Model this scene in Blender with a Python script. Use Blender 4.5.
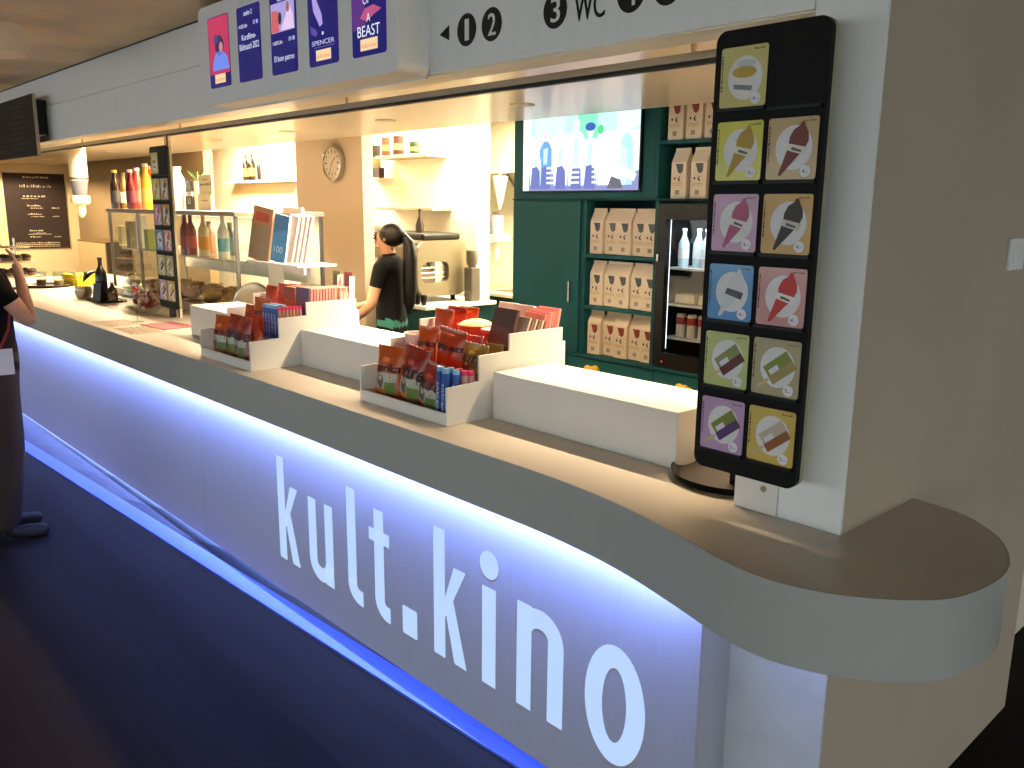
import bpy, bmesh, math, random
from mathutils import Vector, Matrix, Euler
for o in list(bpy.data.objects): bpy.data.objects.remove(o)
scene = bpy.context.scene
C = scene.collection
PI = math.pi
rnd = random.Random(7)

# ------------------------------------------------------------------ camera
# x runs along the counter (to the right), y into the kitchen, z up; metres
FPX = 855.0
CAM = Vector((0, 0, 1.75))
def _cd(px, py): return Vector((px - 512, py - 384, FPX)).normalized()
_dn = _cd(470, 4500); _dl = _cd(-295, 198)
_dl = (_dl - _dn * _dn.dot(_dl)).normalized()
_X = -_dl; _Z = -_dn; _Y = _Z.cross(_X)
def ray(px, py):
    c = Vector((px - 512, py - 384, FPX))
    return Vector((_X.dot(c), _Y.dot(c), _Z.dot(c)))
def at_z(px, py, z): r = ray(px, py); return CAM + r * ((z - CAM.z) / r.z)
def at_y(px, py, y): r = ray(px, py); return CAM + r * (y / r.y)
def at_x(px, py, x): r = ray(px, py); return CAM + r * (x / r.x)
cam = bpy.data.cameras.new('camera'); cam.sensor_width = 36; cam.lens = FPX / 1024 * 36
cam.clip_start = 0.05; cam.clip_end = 60
cam_o = bpy.data.objects.new('camera', cam); C.objects.link(cam_o)
right = Vector((_X.x, _Y.x, _Z.x)); down = Vector((_X.y, _Y.y, _Z.y)); fwd = Vector((_X.z, _Y.z, _Z.z))
m = Matrix.Identity(4)
for i, v in enumerate((right, -down, -fwd)):
    for j in range(3): m[j][i] = v[j]
m.translation = CAM
cam_o.matrix_world = m
scene.camera = cam_o

# ------------------------------------------------------------------ world, lights, exposure
def lin(c):
    return tuple(((v / 255) / 12.92 if v / 255 <= .04045 else (((v / 255) + .055) / 1.055) ** 2.4) for v in c)
w = bpy.data.worlds.new('world'); scene.world = w; w.use_nodes = True
w.node_tree.nodes['Background'].inputs[0].default_value = (.93, .99, .99, 1)
w.node_tree.nodes['Background'].inputs[1].default_value = 3.0
def area(name, loc, rot, sx, sy, power, col, spread=180):
    l = bpy.data.lights.new(name, 'AREA'); l.shape = 'RECTANGLE'; l.size = sx; l.size_y = sy
    l.energy = power; l.color = col; l.spread = math.radians(spread)
    o = bpy.data.objects.new(name, l); C.objects.link(o); o.location = loc; o.rotation_euler = rot
    return o
WARM = (1.0, .77, .50)
CEIL = 2.25
# LED profile set into a slot of the kitchen ceiling, along the counter
area('led_profile_light', (-4.9, 2.62, CEIL + .05), (0, 0, 0), 7.6, .03, 620, WARM)
# recessed niche lamps (coffee niche, vitrine niche, scullery)
area('niche_lamp_light', (-6.0, 4.55, 2.52), (0, 0, 0), 1.7, .3, 110, (1, .82, .55))
area('niche_lamp_light', (-8.6, 4.2, 2.52), (0, 0, 0), 2.6, .35, 240, (1, .82, .55))
area('scullery_lamp_light', (-5.0, 5.0, 2.5), (0, 0, 0), .7, .5, 190, (1, .86, .62))
# blue-white LED line under the worktop edge
area('edge_led_light', (-5.2, 1.629, .93), (math.radians(38), 0, 0), 8.2, .02, 320, (.25, .35, 1.0), 140)
area('kick_led_light', (-5.2, 1.685, .082), (0, 0, 0), 8.2, .02, 9, (.25, .38, 1.0))
area('edge_led_light', (-.9, 1.54, .93), (math.radians(25), 0, math.radians(-12)), .34, .02, .3, (.36, .43, 1.0))
vs = scene.view_settings
vs.view_transform = 'Standard'; vs.look = 'None'; vs.gamma = 1; vs.exposure = 0; vs.use_curve_mapping = False
scene.cycles.max_bounces = 7; scene.cycles.transparent_max_bounces = 12
scene.cycles.caustics_reflective = False; scene.cycles.caustics_refractive = False
scene.cycles.sample_clamp_indirect = 4

# ------------------------------------------------------------------ materials
M = {}
def pm(name, col, rough=.5, var=.06, scale=12, metal=0, bump=0, coat=0, spec=.5, emit=0, stretch=(1, 1, 1), raw=False):
    m = bpy.data.materials.new(name); m.use_nodes = True
    nt = m.node_tree; b = nt.nodes['Principled BSDF']
    c = col if raw else lin(col)
    tc = nt.nodes.new('ShaderNodeTexCoord'); mp = nt.nodes.new('ShaderNodeMapping'); mp.inputs['Scale'].default_value = stretch
    nt.links.new(tc.outputs['Object'], mp.inputs[0])
    n = nt.nodes.new('ShaderNodeTexNoise'); n.inputs['Scale'].default_value = scale; n.inputs['Detail'].default_value = 3
    nt.links.new(mp.outputs[0], n.inputs['Vector'])
    r = nt.nodes.new('ShaderNodeValToRGB')
    r.color_ramp.elements[0].position = .3; r.color_ramp.elements[1].position = .7
    r.color_ramp.elements[0].color = (*[max(0, v * (1 - var)) for v in c], 1)
    r.color_ramp.elements[1].color = (*[min(1, v * (1 + var)) for v in c], 1)
    nt.links.new(n.outputs['Fac'], r.inputs[0]); nt.links.new(r.outputs[0], b.inputs['Base Color'])
    b.inputs['Roughness'].default_value = rough; b.inputs['Metallic'].default_value = metal
    b.inputs['Specular IOR Level'].default_value = spec; b.inputs['Coat Weight'].default_value = coat
    b.inputs['Coat Roughness'].default_value = .06
    if bump:
        bn = nt.nodes.new('ShaderNodeBump'); bn.inputs['Strength'].default_value = bump; bn.inputs['Distance'].default_value = .01
        nt.links.new(n.outputs['Fac'], bn.inputs['Height']); nt.links.new(bn.outputs[0], b.inputs['Normal'])
    if emit:
        nt.links.new(r.outputs[0], b.inputs['Emission Color']); b.inputs['Emission Strength'].default_value = emit
    M[name] = m
    return m
def glow(name, col, s=1.0, var=.04, scale=6):
    m = bpy.data.materials.new(name); m.use_nodes = True; nt = m.node_tree
    b = nt.nodes['Principled BSDF']; b.inputs['Base Color'].default_value = (.02, .02, .02, 1); b.inputs['Roughness'].default_value = .25
    b.inputs['Specular IOR Level'].default_value = .2
    n = nt.nodes.new('ShaderNodeTexNoise'); n.inputs['Scale'].default_value = scale
    tc = nt.nodes.new('ShaderNodeTexCoord'); nt.links.new(tc.outputs['Object'], n.inputs['Vector'])
    r = nt.nodes.new('ShaderNodeValToRGB'); c = lin(col)
    r.color_ramp.elements[0].color = (*[v * (1 - var) for v in c], 1); r.color_ramp.elements[1].color = (*[v * (1 + var) for v in c], 1)
    nt.links.new(n.outputs['Fac'], r.inputs[0]); nt.links.new(r.outputs[0], b.inputs['Emission Color'])
    b.inputs['Emission Strength'].default_value = s
    M[name] = m
    return m
def glass(name, tint=(1, 1, 1), refl=1.0, ior=1.45, rough=.02):
    m = bpy.data.materials.new(name); m.use_nodes = True; nt = m.node_tree; nt.nodes.remove(nt.nodes['Principled BSDF'])
    out = nt.nodes['Material Output']; t = nt.nodes.new('ShaderNodeBsdfTransparent'); t.inputs[0].default_value = (*tint, 1)
    g = nt.nodes.new('ShaderNodeBsdfGlossy'); g.inputs['Roughness'].default_value = rough; g.inputs[0].default_value = (refl, refl, refl, 1)
    f = nt.nodes.new('ShaderNodeFresnel'); f.inputs['IOR'].default_value = ior
    mx = nt.nodes.new('ShaderNodeMixShader'); ge = nt.nodes.new('ShaderNodeNewGeometry')
    sb = nt.nodes.new('ShaderNodeMath'); sb.operation = 'SUBTRACT'; sb.use_clamp = True
    nt.links.new(f.outputs[0], sb.inputs[0]); nt.links.new(ge.outputs['Backfacing'], sb.inputs[1])   # a thin pane reflects on its outer face only
    nt.links.new(sb.outputs[0], mx.inputs[0]); nt.links.new(t.outputs[0], mx.inputs[1]); nt.links.new(g.outputs[0], mx.inputs[2])
    nt.links.new(mx.outputs[0], out.inputs[0]); M[name] = m
    return m
_kc = {}
def K(col, rough=.5, **kw):                      # a material for any plain colour, cached
    k = (col, rough, tuple(sorted(kw.items())))
    if k not in _kc: _kc[k] = pm('paint_%d_%d_%d_%d' % (*col, len(_kc)), col, rough, **kw)
    return _kc[k]
_gc = {}
def G(col, s=1.0):
    if (col, s) not in _gc: _gc[(col, s)] = glow('screen_%d_%d_%d_%d' % (*col, len(_gc)), col, s)
    return _gc[(col, s)]

# ------------------------------------------------------------------ mesh helpers
class MB:
    def __init__(s): s.v = []; s.f = []
    def add(s, vs, fs):
        b = len(s.v); s.v += [tuple(v) for v in vs]; s.f += [tuple(i + b for i in f) for f in fs]; return s
    def box(s, x0, x1, y0, y1, z0, z1):
        return s.add([(x, y, z) for z in (z0, z1) for y in (y0, y1) for x in (x0, x1)],
                     [(0, 2, 3, 1), (4, 5, 7, 6), (0, 1, 5, 4), (2, 6, 7, 3), (0, 4, 6, 2), (1, 3, 7, 5)])
    def prism(s, poly, axis, a, b):
        n = len(poly)
        def p(u, v, t): return {'x': (t, u, v), 'y': (u, t, v), 'z': (u, v, t)}[axis]
        vs = [p(u, v, a) for u, v in poly] + [p(u, v, b) for u, v in poly]
        return s.add(vs, [tuple(range(n))[::-1], tuple(range(n, 2 * n))] + [(i, (i + 1) % n, n + (i + 1) % n, n + i) for i in range(n)])
    def flat(s, poly, axis, t):
        def p(u, v): return {'x': (t, u, v), 'y': (u, t, v), 'z': (u, v, t)}[axis]
        return s.add([p(u, v) for u, v in poly], [tuple(range(len(poly)))])
    def cyl(s, c, r, h, n=16, axis='z', r2=None):
        r2 = r if r2 is None else r2
        def p(a, rr, t):
            u, v = rr * math.cos(a), rr * math.sin(a)
            return {'x': (c[0] + t, c[1] + u, c[2] + v), 'y': (c[0] + u, c[1] + t, c[2] + v), 'z': (c[0] + u, c[1] + v, c[2] + t)}[axis]
        A = [2 * PI * i / n for i in range(n)]
        vs = [p(a, r, 0) for a in A] + [p(a, r2, h) for a in A]
        return s.add(vs, [tuple(range(n))[::-1], tuple(range(n, 2 * n))] + [(i, (i + 1) % n, n + (i + 1) % n, n + i) for i in range(n)])
    def lathe(s, prof, n=20, c=(0, 0, 0)):
        vs = []; fs = []; k = len(prof)
        for r, z in prof:
            for i in range(n):
                a = 2 * PI * i / n; vs.append((c[0] + r * math.cos(a), c[1] + r * math.sin(a), c[2] + z))
        for j in range(k - 1):
            for i in range(n):
                i2 = (i + 1) % n; fs.append((j * n + i, j * n + i2, (j + 1) * n + i2, (j + 1) * n + i))
        if prof[0][0] > 1e-6: fs.append(tuple(range(n))[::-1])
        if prof[-1][0] > 1e-6: fs.append(tuple(range((k - 1) * n, k * n)))
        return s.add(vs, fs)
    def tube(s, pts, r, n=8, closed=False):
        pts = [Vector(p) for p in pts]; k = len(pts); vs = []; fs = []
        rr = r if isinstance(r, (list, tuple)) else [r] * k
        up = Vector((0, 0, 1)); prev = None
        for i, p in enumerate(pts):
            if closed: d = pts[(i + 1) % k] - pts[i - 1]
            else: d = pts[min(i + 1, k - 1)] - pts[max(i - 1, 0)]
            d.normalize()
            if prev is None: a = d.cross(up if abs(d.z) < .9 else Vector((1, 0, 0))).normalized()
            else: a = (prev - d * prev.dot(d)).normalized()
            prev = a; b = d.cross(a)
            for j in range(n):
                t = 2 * PI * j / n; vs.append(p + (a * math.cos(t) + b * math.sin(t)) * rr[i])
        for i in range(k if closed else k - 1):
            for j in range(n):
                j2 = (j + 1) % n; i2 = (i + 1) % k
                fs.append((i * n + j, i * n + j2, i2 * n + j2, i2 * n + j))
        if not closed: fs += [tuple(range(n))[::-1], tuple(range((k - 1) * n, k * n))]
        return s.add(vs, fs)
    def ball(s, c, r, n=12, k=8):
        rx, ry, rz = r if isinstance(r, (tuple, list)) else (r, r, r)
        vs = [(c[0], c[1], c[2] - rz)]; fs = []
        for j in range(1, k):
            t = -PI / 2 + PI * j / k
            for i in range(n):
                a = 2 * PI * i / n
                vs.append((c[0] + rx * math.cos(t) * math.cos(a), c[1] + ry * math.cos(t) * math.sin(a), c[2] + rz * math.sin(t)))
        vs.append((c[0], c[1], c[2] + rz)); L = len(vs) - 1
        for i in range(n):
            i2 = (i + 1) % n
            fs.append((0, 1 + i2, 1 + i)); fs.append((L, 1 + (k - 2) * n + i, 1 + (k - 2) * n + i2))
            for j in range(k - 2): fs.append((1 + j * n + i, 1 + j * n + i2, 1 + (j + 1) * n + i2, 1 + (j + 1) * n + i))
        return s.add(vs, fs)
    def build(s, name, mat, parent=None, smooth=False, bevel=0, seg=2, kind=None, loc=None, fix=True):
        me = bpy.data.meshes.new(name); me.from_pydata([tuple(v) for v in s.v], [], s.f)
        if fix:
            bm = bmesh.new(); bm.from_mesh(me); bmesh.ops.recalc_face_normals(bm, faces=bm.faces); bm.to_mesh(me); bm.free()
        me.materials.append(M[mat] if isinstance(mat, str) else mat)
        if smooth:
            for p in me.polygons: p.use_smooth = True
            try: me.set_sharp_from_angle(angle=math.radians(40))
            except Exception: pass
        o = bpy.data.objects.new(name, me); C.objects.link(o)
        if parent: o.parent = parent
        if loc: o.location = loc
        if bevel:
            b = o.modifiers.new('bevel', 'BEVEL'); b.width = bevel; b.segments = seg; b.limit_method = 'ANGLE'; b.angle_limit = math.radians(35)
        if kind: o['kind'] = kind
        return o
def tag(o, label, cat, group=None):
    o['label'] = label; o['category'] = cat
    if group: o['group'] = group
    return o
def thing(name, label, cat, loc=(0, 0, 0), rz=0, group=None, rot=None):
    o = bpy.data.objects.new(name, None); C.objects.link(o); o.location = loc; o.empty_display_size = .05
    o.rotation_euler = rot if rot else (0, 0, rz)
    return tag(o, label, cat, group)
def struct(o, label=None):
    o['kind'] = 'structure'
    if label: o['label'] = label
    return o
def copy_tree(o, parent=None):
    c = o.copy(); C.objects.link(c); c.parent = parent
    for ch in list(o.children): copy_tree(ch, c)
    return c
def bx(name, mat, x0, x1, y0, y1, z0, z1, parent=None, bevel=0, **k): return MB().box(x0, x1, y0, y1, z0, z1).build(name, mat, parent, bevel=bevel, **k)
def rrect(x0, x1, z0, z1, r, n=5):
    p = []
    for cx, cz, a0 in ((x1 - r, z0 + r, -90), (x1 - r, z1 - r, 0), (x0 + r, z1 - r, 90), (x0 + r, z0 + r, 180)):
        for i in range(n + 1):
            a = math.radians(a0 + 90 * i / n); p.append((cx + r * math.cos(a), cz + r * math.sin(a)))
    return p
def circ(cx, cz, rx, rz=None, n=24): return [(cx + rx * math.cos(2 * PI * i / n), cz + (rz or rx) * math.sin(2 * PI * i / n)) for i in range(n)]
_tc = {}
def tgeo(s):
    if s not in _tc:
        cu = bpy.data.curves.new('lettering', 'FONT'); cu.body = s; cu.size = 1; cu.resolution_u = 4
        ob = bpy.data.objects.new('lettering', cu); me = bpy.data.meshes.new_from_object(ob)
        vs = [tuple(v.co) for v in me.vertices]; fs = [tuple(p.vertices) for p in me.polygons]
        bpy.data.objects.remove(ob); bpy.data.meshes.remove(me); bpy.data.curves.remove(cu)
        xs = [v[0] for v in vs]; ys = [v[1] for v in vs]
        _tc[s] = (vs, fs, min(xs), max(xs), min(ys), max(ys))
    return _tc[s]
def text(mb, s, u0, v0, wid, hei, fn, shear=0):   # fits the word's box to wid x hei with its corner at (u0, v0); fn maps (u, v) to a point
    vs, fs, a, b, c, d = tgeo(s)
    mb.add([fn(u0 + (x - a) / (b - a) * wid + shear * (y - c) / (d - c), v0 + (y - c) / (d - c) * hei) for x, y, z in vs], fs)
    return mb
def onY(t): return lambda u, v: (u, t, v)
def scribble(mb, u0, u1, v, h, fn, rg, wmin=.3, wmax=1.6):   # unreadable small print: short dashes
    u = u0
    while u < u1:
        w_ = h * rg.uniform(wmin, wmax); e = min(u + w_, u1); hh = h * rg.uniform(.5, 1)
        mb.add([fn(u, v), fn(e, v), fn(e, v + hh), fn(u, v + hh)], [(0, 1, 2, 3)]); u = e + h * rg.uniform(.2, .7)
    return mb
# ------------------------------------------------------------------ shared materials
pm('white_laminate', (222, 222, 218), .32, .02, 5, coat=.15)
pm('counter_laminate', (166, 170, 167), .4, .02, 20, coat=.1)
pm('worktop_laminate', (197, 188, 175), .35, .03, 5)
pm('fascia_white', (230, 235, 236), .45, .02, 30, stretch=(1, 1, .05))
pm('white_paint', (232, 224, 204), .6, .03, 3)
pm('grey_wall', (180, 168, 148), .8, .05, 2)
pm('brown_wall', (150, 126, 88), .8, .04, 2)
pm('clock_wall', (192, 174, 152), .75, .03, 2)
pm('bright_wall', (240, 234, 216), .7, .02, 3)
pm('gloss_ceiling', (250, 238, 218), .22, .02, 2, spec=.10)
pm('concrete', (224, 206, 168), .85, .22, 1.6, bump=.25)
pm('dark_floor', (20, 17, 16), .65, .35, 3, stretch=(.6, 9, 1), bump=.05, spec=.1)
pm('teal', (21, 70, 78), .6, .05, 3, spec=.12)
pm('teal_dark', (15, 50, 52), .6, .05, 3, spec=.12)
pm('black_board', (17, 17, 18), .6, .1, 60, spec=.15)
pm('black_plastic', (12, 12, 13), .4, .1, 20, spec=.25)
pm('steel', (190, 188, 182), .22, .05, 30, metal=1)
pm('brushed_alu', (150, 148, 145), .35, .06, 40, metal=1, stretch=(1, 1, 12))
pm('panel_white', (166, 168, 180), .5, .03, 14, stretch=(6, 1, .3))
pm('blue_lit_strip', (84, 104, 214), .4, .1, 8, stretch=(1, 8, 1))  # blue of the LED light is put into the strip's own colour
glass('pane', (.96, .98, .97))
glass('bottle_glass', (.84, .87, .84), ior=1.75)
glass('dark_glass', (.05, .09, .06), ior=1.5)
glow('letter_glow', (186, 214, 255), 1.0)
glow('lamp_glow', (255, 240, 205), 3.0)

# ------------------------------------------------------------------ setting
def S(name, mat, *b, bevel=0): return struct(bx(name, mat, *b, bevel=bevel))
S('floor', 'dark_floor', -20, 14, -16, 9, -.1, 0)
HC = 2.58
ceil = S('ceiling', 'concrete', -15, 8, -9, 7, HC, HC + .15)
kc = struct(bx('ceiling_kitchen', 'gloss_ceiling', -13.4, -.99, 1.92, 2.59, CEIL, CEIL + .06))
bx('ceiling_panel', 'gloss_ceiling', -13.4, -.99, 2.65, 3.6, CEIL, CEIL + .06, kc)
bx('slot_cover', 'white_paint', -13.4, -.99, 2.57, 2.67, CEIL + .06, CEIL + .09, kc)
bx('edge_trim', 'white_paint', -13.4, -.99, 3.6, 3.62, CEIL, CEIL + .1, kc)
# hanging rail for the shutter, below the glossy ceiling
rail = thing('shutter_rail', 'long grey aluminium shutter rail hanging under the glossy kitchen ceiling', 'rail', (-7.2, 2.16, 2.155))
bx('profile', 'brushed_alu', -6.2, 6.2, -.02, .02, .012, .034, rail)
bx('groove', 'black_plastic', -6.2, 6.2, -.012, .012, 0, .0119, rail)
for i in range(7): bx('hanger', 'gloss_ceiling', -5.6 + 1.87 * i - .006, -5.6 + 1.87 * i + .006, .005, .015, .0341, .0948, rail)
# upright post where the glass begins
post = thing('glazing_post', 'slim cream upright post with dark seals between counter and rail', 'post', (-5.46, 2.16, 1.03))
bx('post_profile', K((226, 206, 176), .4), -.02, .012, -.03, -.004, 0, 1.125, post)
bx('seal', 'black_plastic', .0121, .016, -.03, -.022, 0, 1.125, post)
bx('seal', 'black_plastic', -.024, -.0201, -.03, -.01, .1, 1.125, post)

bh = struct(bx('wall_bulkhead', 'fascia_white', -13.4, -2.34, 1.80, 1.92, 2.20, HC))
bx('panel', 'fascia_white', -6.85, -2.36, 1.787, 1.7999, 2.157, 2.382, bh, bevel=.002)
bx('panel', 'fascia_white', -13.3, -2.36, 1.792, 1.7999, 2.386, HC - .004, bh, bevel=.002)
bx('underside', 'white_laminate', -13.4, -2.34, 1.80, 1.92, 2.165, 2.199, bh)
bx('shadow_gap', 'black_plastic', -13.3, -.99, 1.785, 1.7999, HC - .0039, HC, bh)
struct(bx('wall_bulkhead_sign_side', 'fascia_white', -2.339, -.99, 1.80, 1.92, 2.165, HC))
struct(bx('wall_pillar', 'grey_wall', -.989, -.83, 1.79, 3.21, 0, HC))
# pillar front is a painted white board
bx('facing', 'fascia_white', -.988, -.831, 1.782, 1.7899, 1.0305, HC, bpy.data.objects['wall_pillar'])
S('wall_right_kitchen', 'white_paint', -1.14, -.99, 2.4, 4.5, 0, HC)
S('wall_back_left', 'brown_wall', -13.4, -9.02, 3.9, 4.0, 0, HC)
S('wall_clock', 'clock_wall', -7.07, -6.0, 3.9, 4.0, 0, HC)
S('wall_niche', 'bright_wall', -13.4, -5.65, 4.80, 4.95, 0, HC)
S('wall_scullery', 'bright_wall', -9, -3.6, 5.9, 6.0, 0, HC)
S('wall_scullery_side', 'bright_wall', -4.19, -4.05, 4.55, 5.9, 0, HC)
S('wall_end', pm('cream_wall', (238, 218, 168), .7, .03, 3), -13.5, -13.4, -3, 4.8, 0, HC)
S('wall_far', 'grey_wall', -.98, 4, 4.5, 4.6, 0, HC)
d = struct(bx('door_1', 'white_paint', -.98, .1, 4.2, 4.25, .005, 2.05, bevel=.003))
bx('door_handle', 'steel', -.9, -.78, 4.16, 4.1999, 1.02, 1.04, d)

# ------------------------------------------------------------------ counter
def catmull(P, k=6):
    out = []
    for i in range(len(P) - 1):
        p0, p1, p2, p3 = P[max(i - 1, 0)], P[i], P[i + 1], P[min(i + 2, len(P) - 1)]
        for j in range(k):
            t = j / k
            out.append(tuple(.5 * ((2 * p1[q]) + (-p0[q] + p2[q]) * t + (2 * p0[q] - 5 * p1[q] + 4 * p2[q] - p3[q]) * t * t + (-p0[q] + 3 * p1[q] - 3 * p2[q] + p3[q]) * t ** 3) for q in (0, 1)))
    return out + [P[-1]]
HT = 1.03; YF = 1.596; LX = -9.3
curve = catmull([(-1.75, YF), (-1.6, 1.594), (-1.468, 1.585), (-1.34, 1.570), (-1.213, 1.545), (-1.069, 1.506), (-.94, 1.468), (-.85, 1.452), (-.77, 1.460), (-.677, 1.497), (-.585, 1.572), (-.53, 1.655), (-.507, 1.785), (-.519, 1.903), (-.571, 2.022), (-.64, 2.10), (-.72, 2.150), (-.829, 2.168)], 5)
front = [(LX, YF)] + [(LX + (-1.75 - LX) * i / 12, YF) for i in range(1, 12)] + curve
ctr = thing('bar_counter', 'long white bar counter with glowing lettered front and rounded end', 'counter', (0, 0, 0))
# fascia: thin upright strip that follows the front edge
mb = MB(); n = len(front); inner = []
for i, p in enumerate(front):
    a = Vector(front[max(i - 1, 0)]); b = Vector(front[min(i + 1, n - 1)]); t = (b - a).normalized(); nn = Vector((-t.y, t.x))
    inner.append((p[0] + nn.x * .004, p[1] + nn.y * .004))
vsx = [(*p, .86) for p in front] + [(*p, HT) for p in front] + [(*p, .86) for p in inner] + [(*p, HT) for p in inner]
fsx = []
for i in range(n - 1):
    fsx += [(i, i + 1, n + i + 1, n + i), (2 * n + i, 3 * n + i, 3 * n + i + 1, 2 * n + i + 1), (i, 2 * n + i, 2 * n + i + 1, i + 1), (n + i, n + i + 1, 3 * n + i + 1, 3 * n + i)]
fsx += [(0, n, 3 * n, 2 * n), (n - 1, 3 * n - 1, 4 * n - 1, 2 * n - 1)]
mb.add(vsx, fsx).build('fascia', 'counter_laminate', ctr, smooth=True)
outline = [(x, y) for x, y in inner] + [(-.829, 1.781), (-.99, 1.781), (-.99, 2.3), (-4.62, 2.3), (-4.62, 2.95), (LX, 2.95)]
MB().prism(outline, 'z', .99, HT).build('worktop', 'worktop_laminate', ctr)
for x0, x1 in ((LX, -7.013), (-7.009, -4.052), (-4.048, -1.09)):
    pnl = bx('front_panel', 'panel_white', x0, x1, 1.65, 1.66, .085, .9895, ctr, bevel=.0015)
last_panel = pnl
bx('panel_end', 'panel_white', -1.101, -1.09, 1.6605, 1.789, .085, .9895, ctr)
bx('end_block', K((196, 200, 202), .45), -1.0899, -.8305, 1.7825, 1.7895, 0, .8619, ctr)
bx('plinth_core', 'black_plastic', LX, -1.09, 1.80, 2.28, .0, .98, ctr)
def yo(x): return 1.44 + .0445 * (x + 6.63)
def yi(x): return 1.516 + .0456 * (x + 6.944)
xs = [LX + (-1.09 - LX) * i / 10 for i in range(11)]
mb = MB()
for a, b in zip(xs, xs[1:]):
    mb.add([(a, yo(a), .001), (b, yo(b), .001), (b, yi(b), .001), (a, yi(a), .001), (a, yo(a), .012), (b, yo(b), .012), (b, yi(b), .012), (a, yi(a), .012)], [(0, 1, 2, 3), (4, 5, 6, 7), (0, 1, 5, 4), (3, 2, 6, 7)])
mb.build('floor_strip', 'blue_lit_strip', ctr)
mb = MB()
for a, b in zip(xs, xs[1:]):
    mb.add([(a, yi(a), .012), (b, yi(b), .012), (b, max(1.75, yi(b) + .004), .075), (a, max(1.75, yi(a) + .004), .075)], [(0, 1, 2, 3)])
mb.build('kick_board', K((50, 56, 70), .4), ctr)
# glowing letters k u l t . k i n o : strokes cut flush in the panel
ZB, ZX, ZA = .240, .585, .702
YL = 1.6496
def stroke(mb, pts, wd):
    pts = [Vector(p) for p in pts]; L = []; R = []
    for i, p in enumerate(pts):
        t = (pts[min(i + 1, len(pts) - 1)] - pts[max(i - 1, 0)]).normalized(); nn = Vector((-t.y, t.x)) * wd / 2
        L.append(p + nn); R.append(p - nn)
    vs = [(q.x, YL, q.y) for q in L] + [(q.x, YL, q.y) for q in R]; k = len(pts)
    mb.add(vs, [(i, i + 1, k + i + 1, k + i) for i in range(k - 1)])
def arc(cx, cz, rx, rz, a0, a1, n=14): return [(cx + rx * math.cos(math.radians(a0 + (a1 - a0) * i / n)), cz + rz * math.sin(math.radians(a0 + (a1 - a0) * i / n))) for i in range(n + 1)]
W = .062
def rect(mb, x0, x1, z0, z1): mb.flat([(x0, z0), (x1, z0), (x1, z1), (x0, z1)], 'y', YL)
def letter(ch, mb): 
    o = mb.build('letter', 'letter_glow', last_panel, fix=False); o['label'] = 'glowing letter ' + ch if ch != '.' else 'glowing full stop'
def k_(x0, x1):
    mb = MB(); rect(mb, x0, x0 + W, ZB, ZA)
    mb.flat([(x0 + W - .004, .385), (x0 + W - .004, .455), (x1 - .066, ZX), (x1 - .004, ZX), (x0 + W + .03, .44)], 'y', YL)
    mb.flat([(x0 + W - .002, .43), (x0 + W + .045, .462), (x1, ZB), (x1 - .064, ZB)], 'y', YL); letter('k', mb)
k_(-3.262, -3.085)
mb = MB(); rect(mb, -3.003, -2.942, .33, ZX); rect(mb, -2.875, -2.814, ZB, ZX); stroke(mb, arc(-2.9085, .332, .064, .061, 180, 360, 16), W); letter('u', mb)
mb = MB(); rect(mb, -2.708, -2.646, .315, ZA); stroke(mb, [(-2.677, .33)] + arc(-2.62, .318, .057, .048, 180, 270, 8) + [(-2.604, .270)], W); letter('l', mb)
mb = MB(); rect(mb, -2.522, -2.460, .315, .664); rect(mb, -2.556, -2.424, .535, ZX); stroke(mb, [(-2.491, .33)] + arc(-2.44, .318, .051, .048, 180, 270, 8) + [(-2.424, .270)], W); letter('t', mb)
mb = MB(); mb.flat(rrect(-2.348, -2.260, ZB, ZB + .108, .008), 'y', YL); letter('.', mb)
k_(-2.163, -1.988)
mb = MB(); rect(mb, -1.911, -1.845, ZB, ZX - .008); mb.flat(circ(-1.878, .652, .045, .047), 'y', YL); letter('i', mb)
mb = MB(); rect(mb, -1.748, -1.684, ZB, ZX); rect(mb, -1.614, -1.550, ZB, .50); stroke(mb, arc(-1.649, .495, .067, .060, 170, 0, 14), W); letter('n', mb)
mb = MB(); A = arc(-1.357, .4125, .108, .178, 0, 360, 40); B = arc(-1.357, .4125, .043, .112, 0, 360, 40); k = len(A)
mb.add([(x, YL, z) for x, z in A] + [(x, YL, z) for x, z in B], [(i, i + 1, k + i + 1, k + i) for i in range(k - 1)]); letter('o', mb)

# ledge boxes on the counter
for x0, x1, lab in ((-4.70, -4.0, 'white raised box on the counter left of the farther snack stand'), (-3.465, -2.71, 'white raised box on the counter between the two snack stands'), (-2.150, -1.376, 'long white raised box on the counter right of the nearer snack stand')):
    xc = (x0 + x1) / 2
    o = MB().box(x0 - xc, x1 - xc, 0, .285, 0, .165).build('counter_ledge', 'white_laminate', bevel=.003, loc=(xc, 1.903, HT + .0005))
    tag(o, lab, 'ledge box', 'raised white boxes along the counter')
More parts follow.
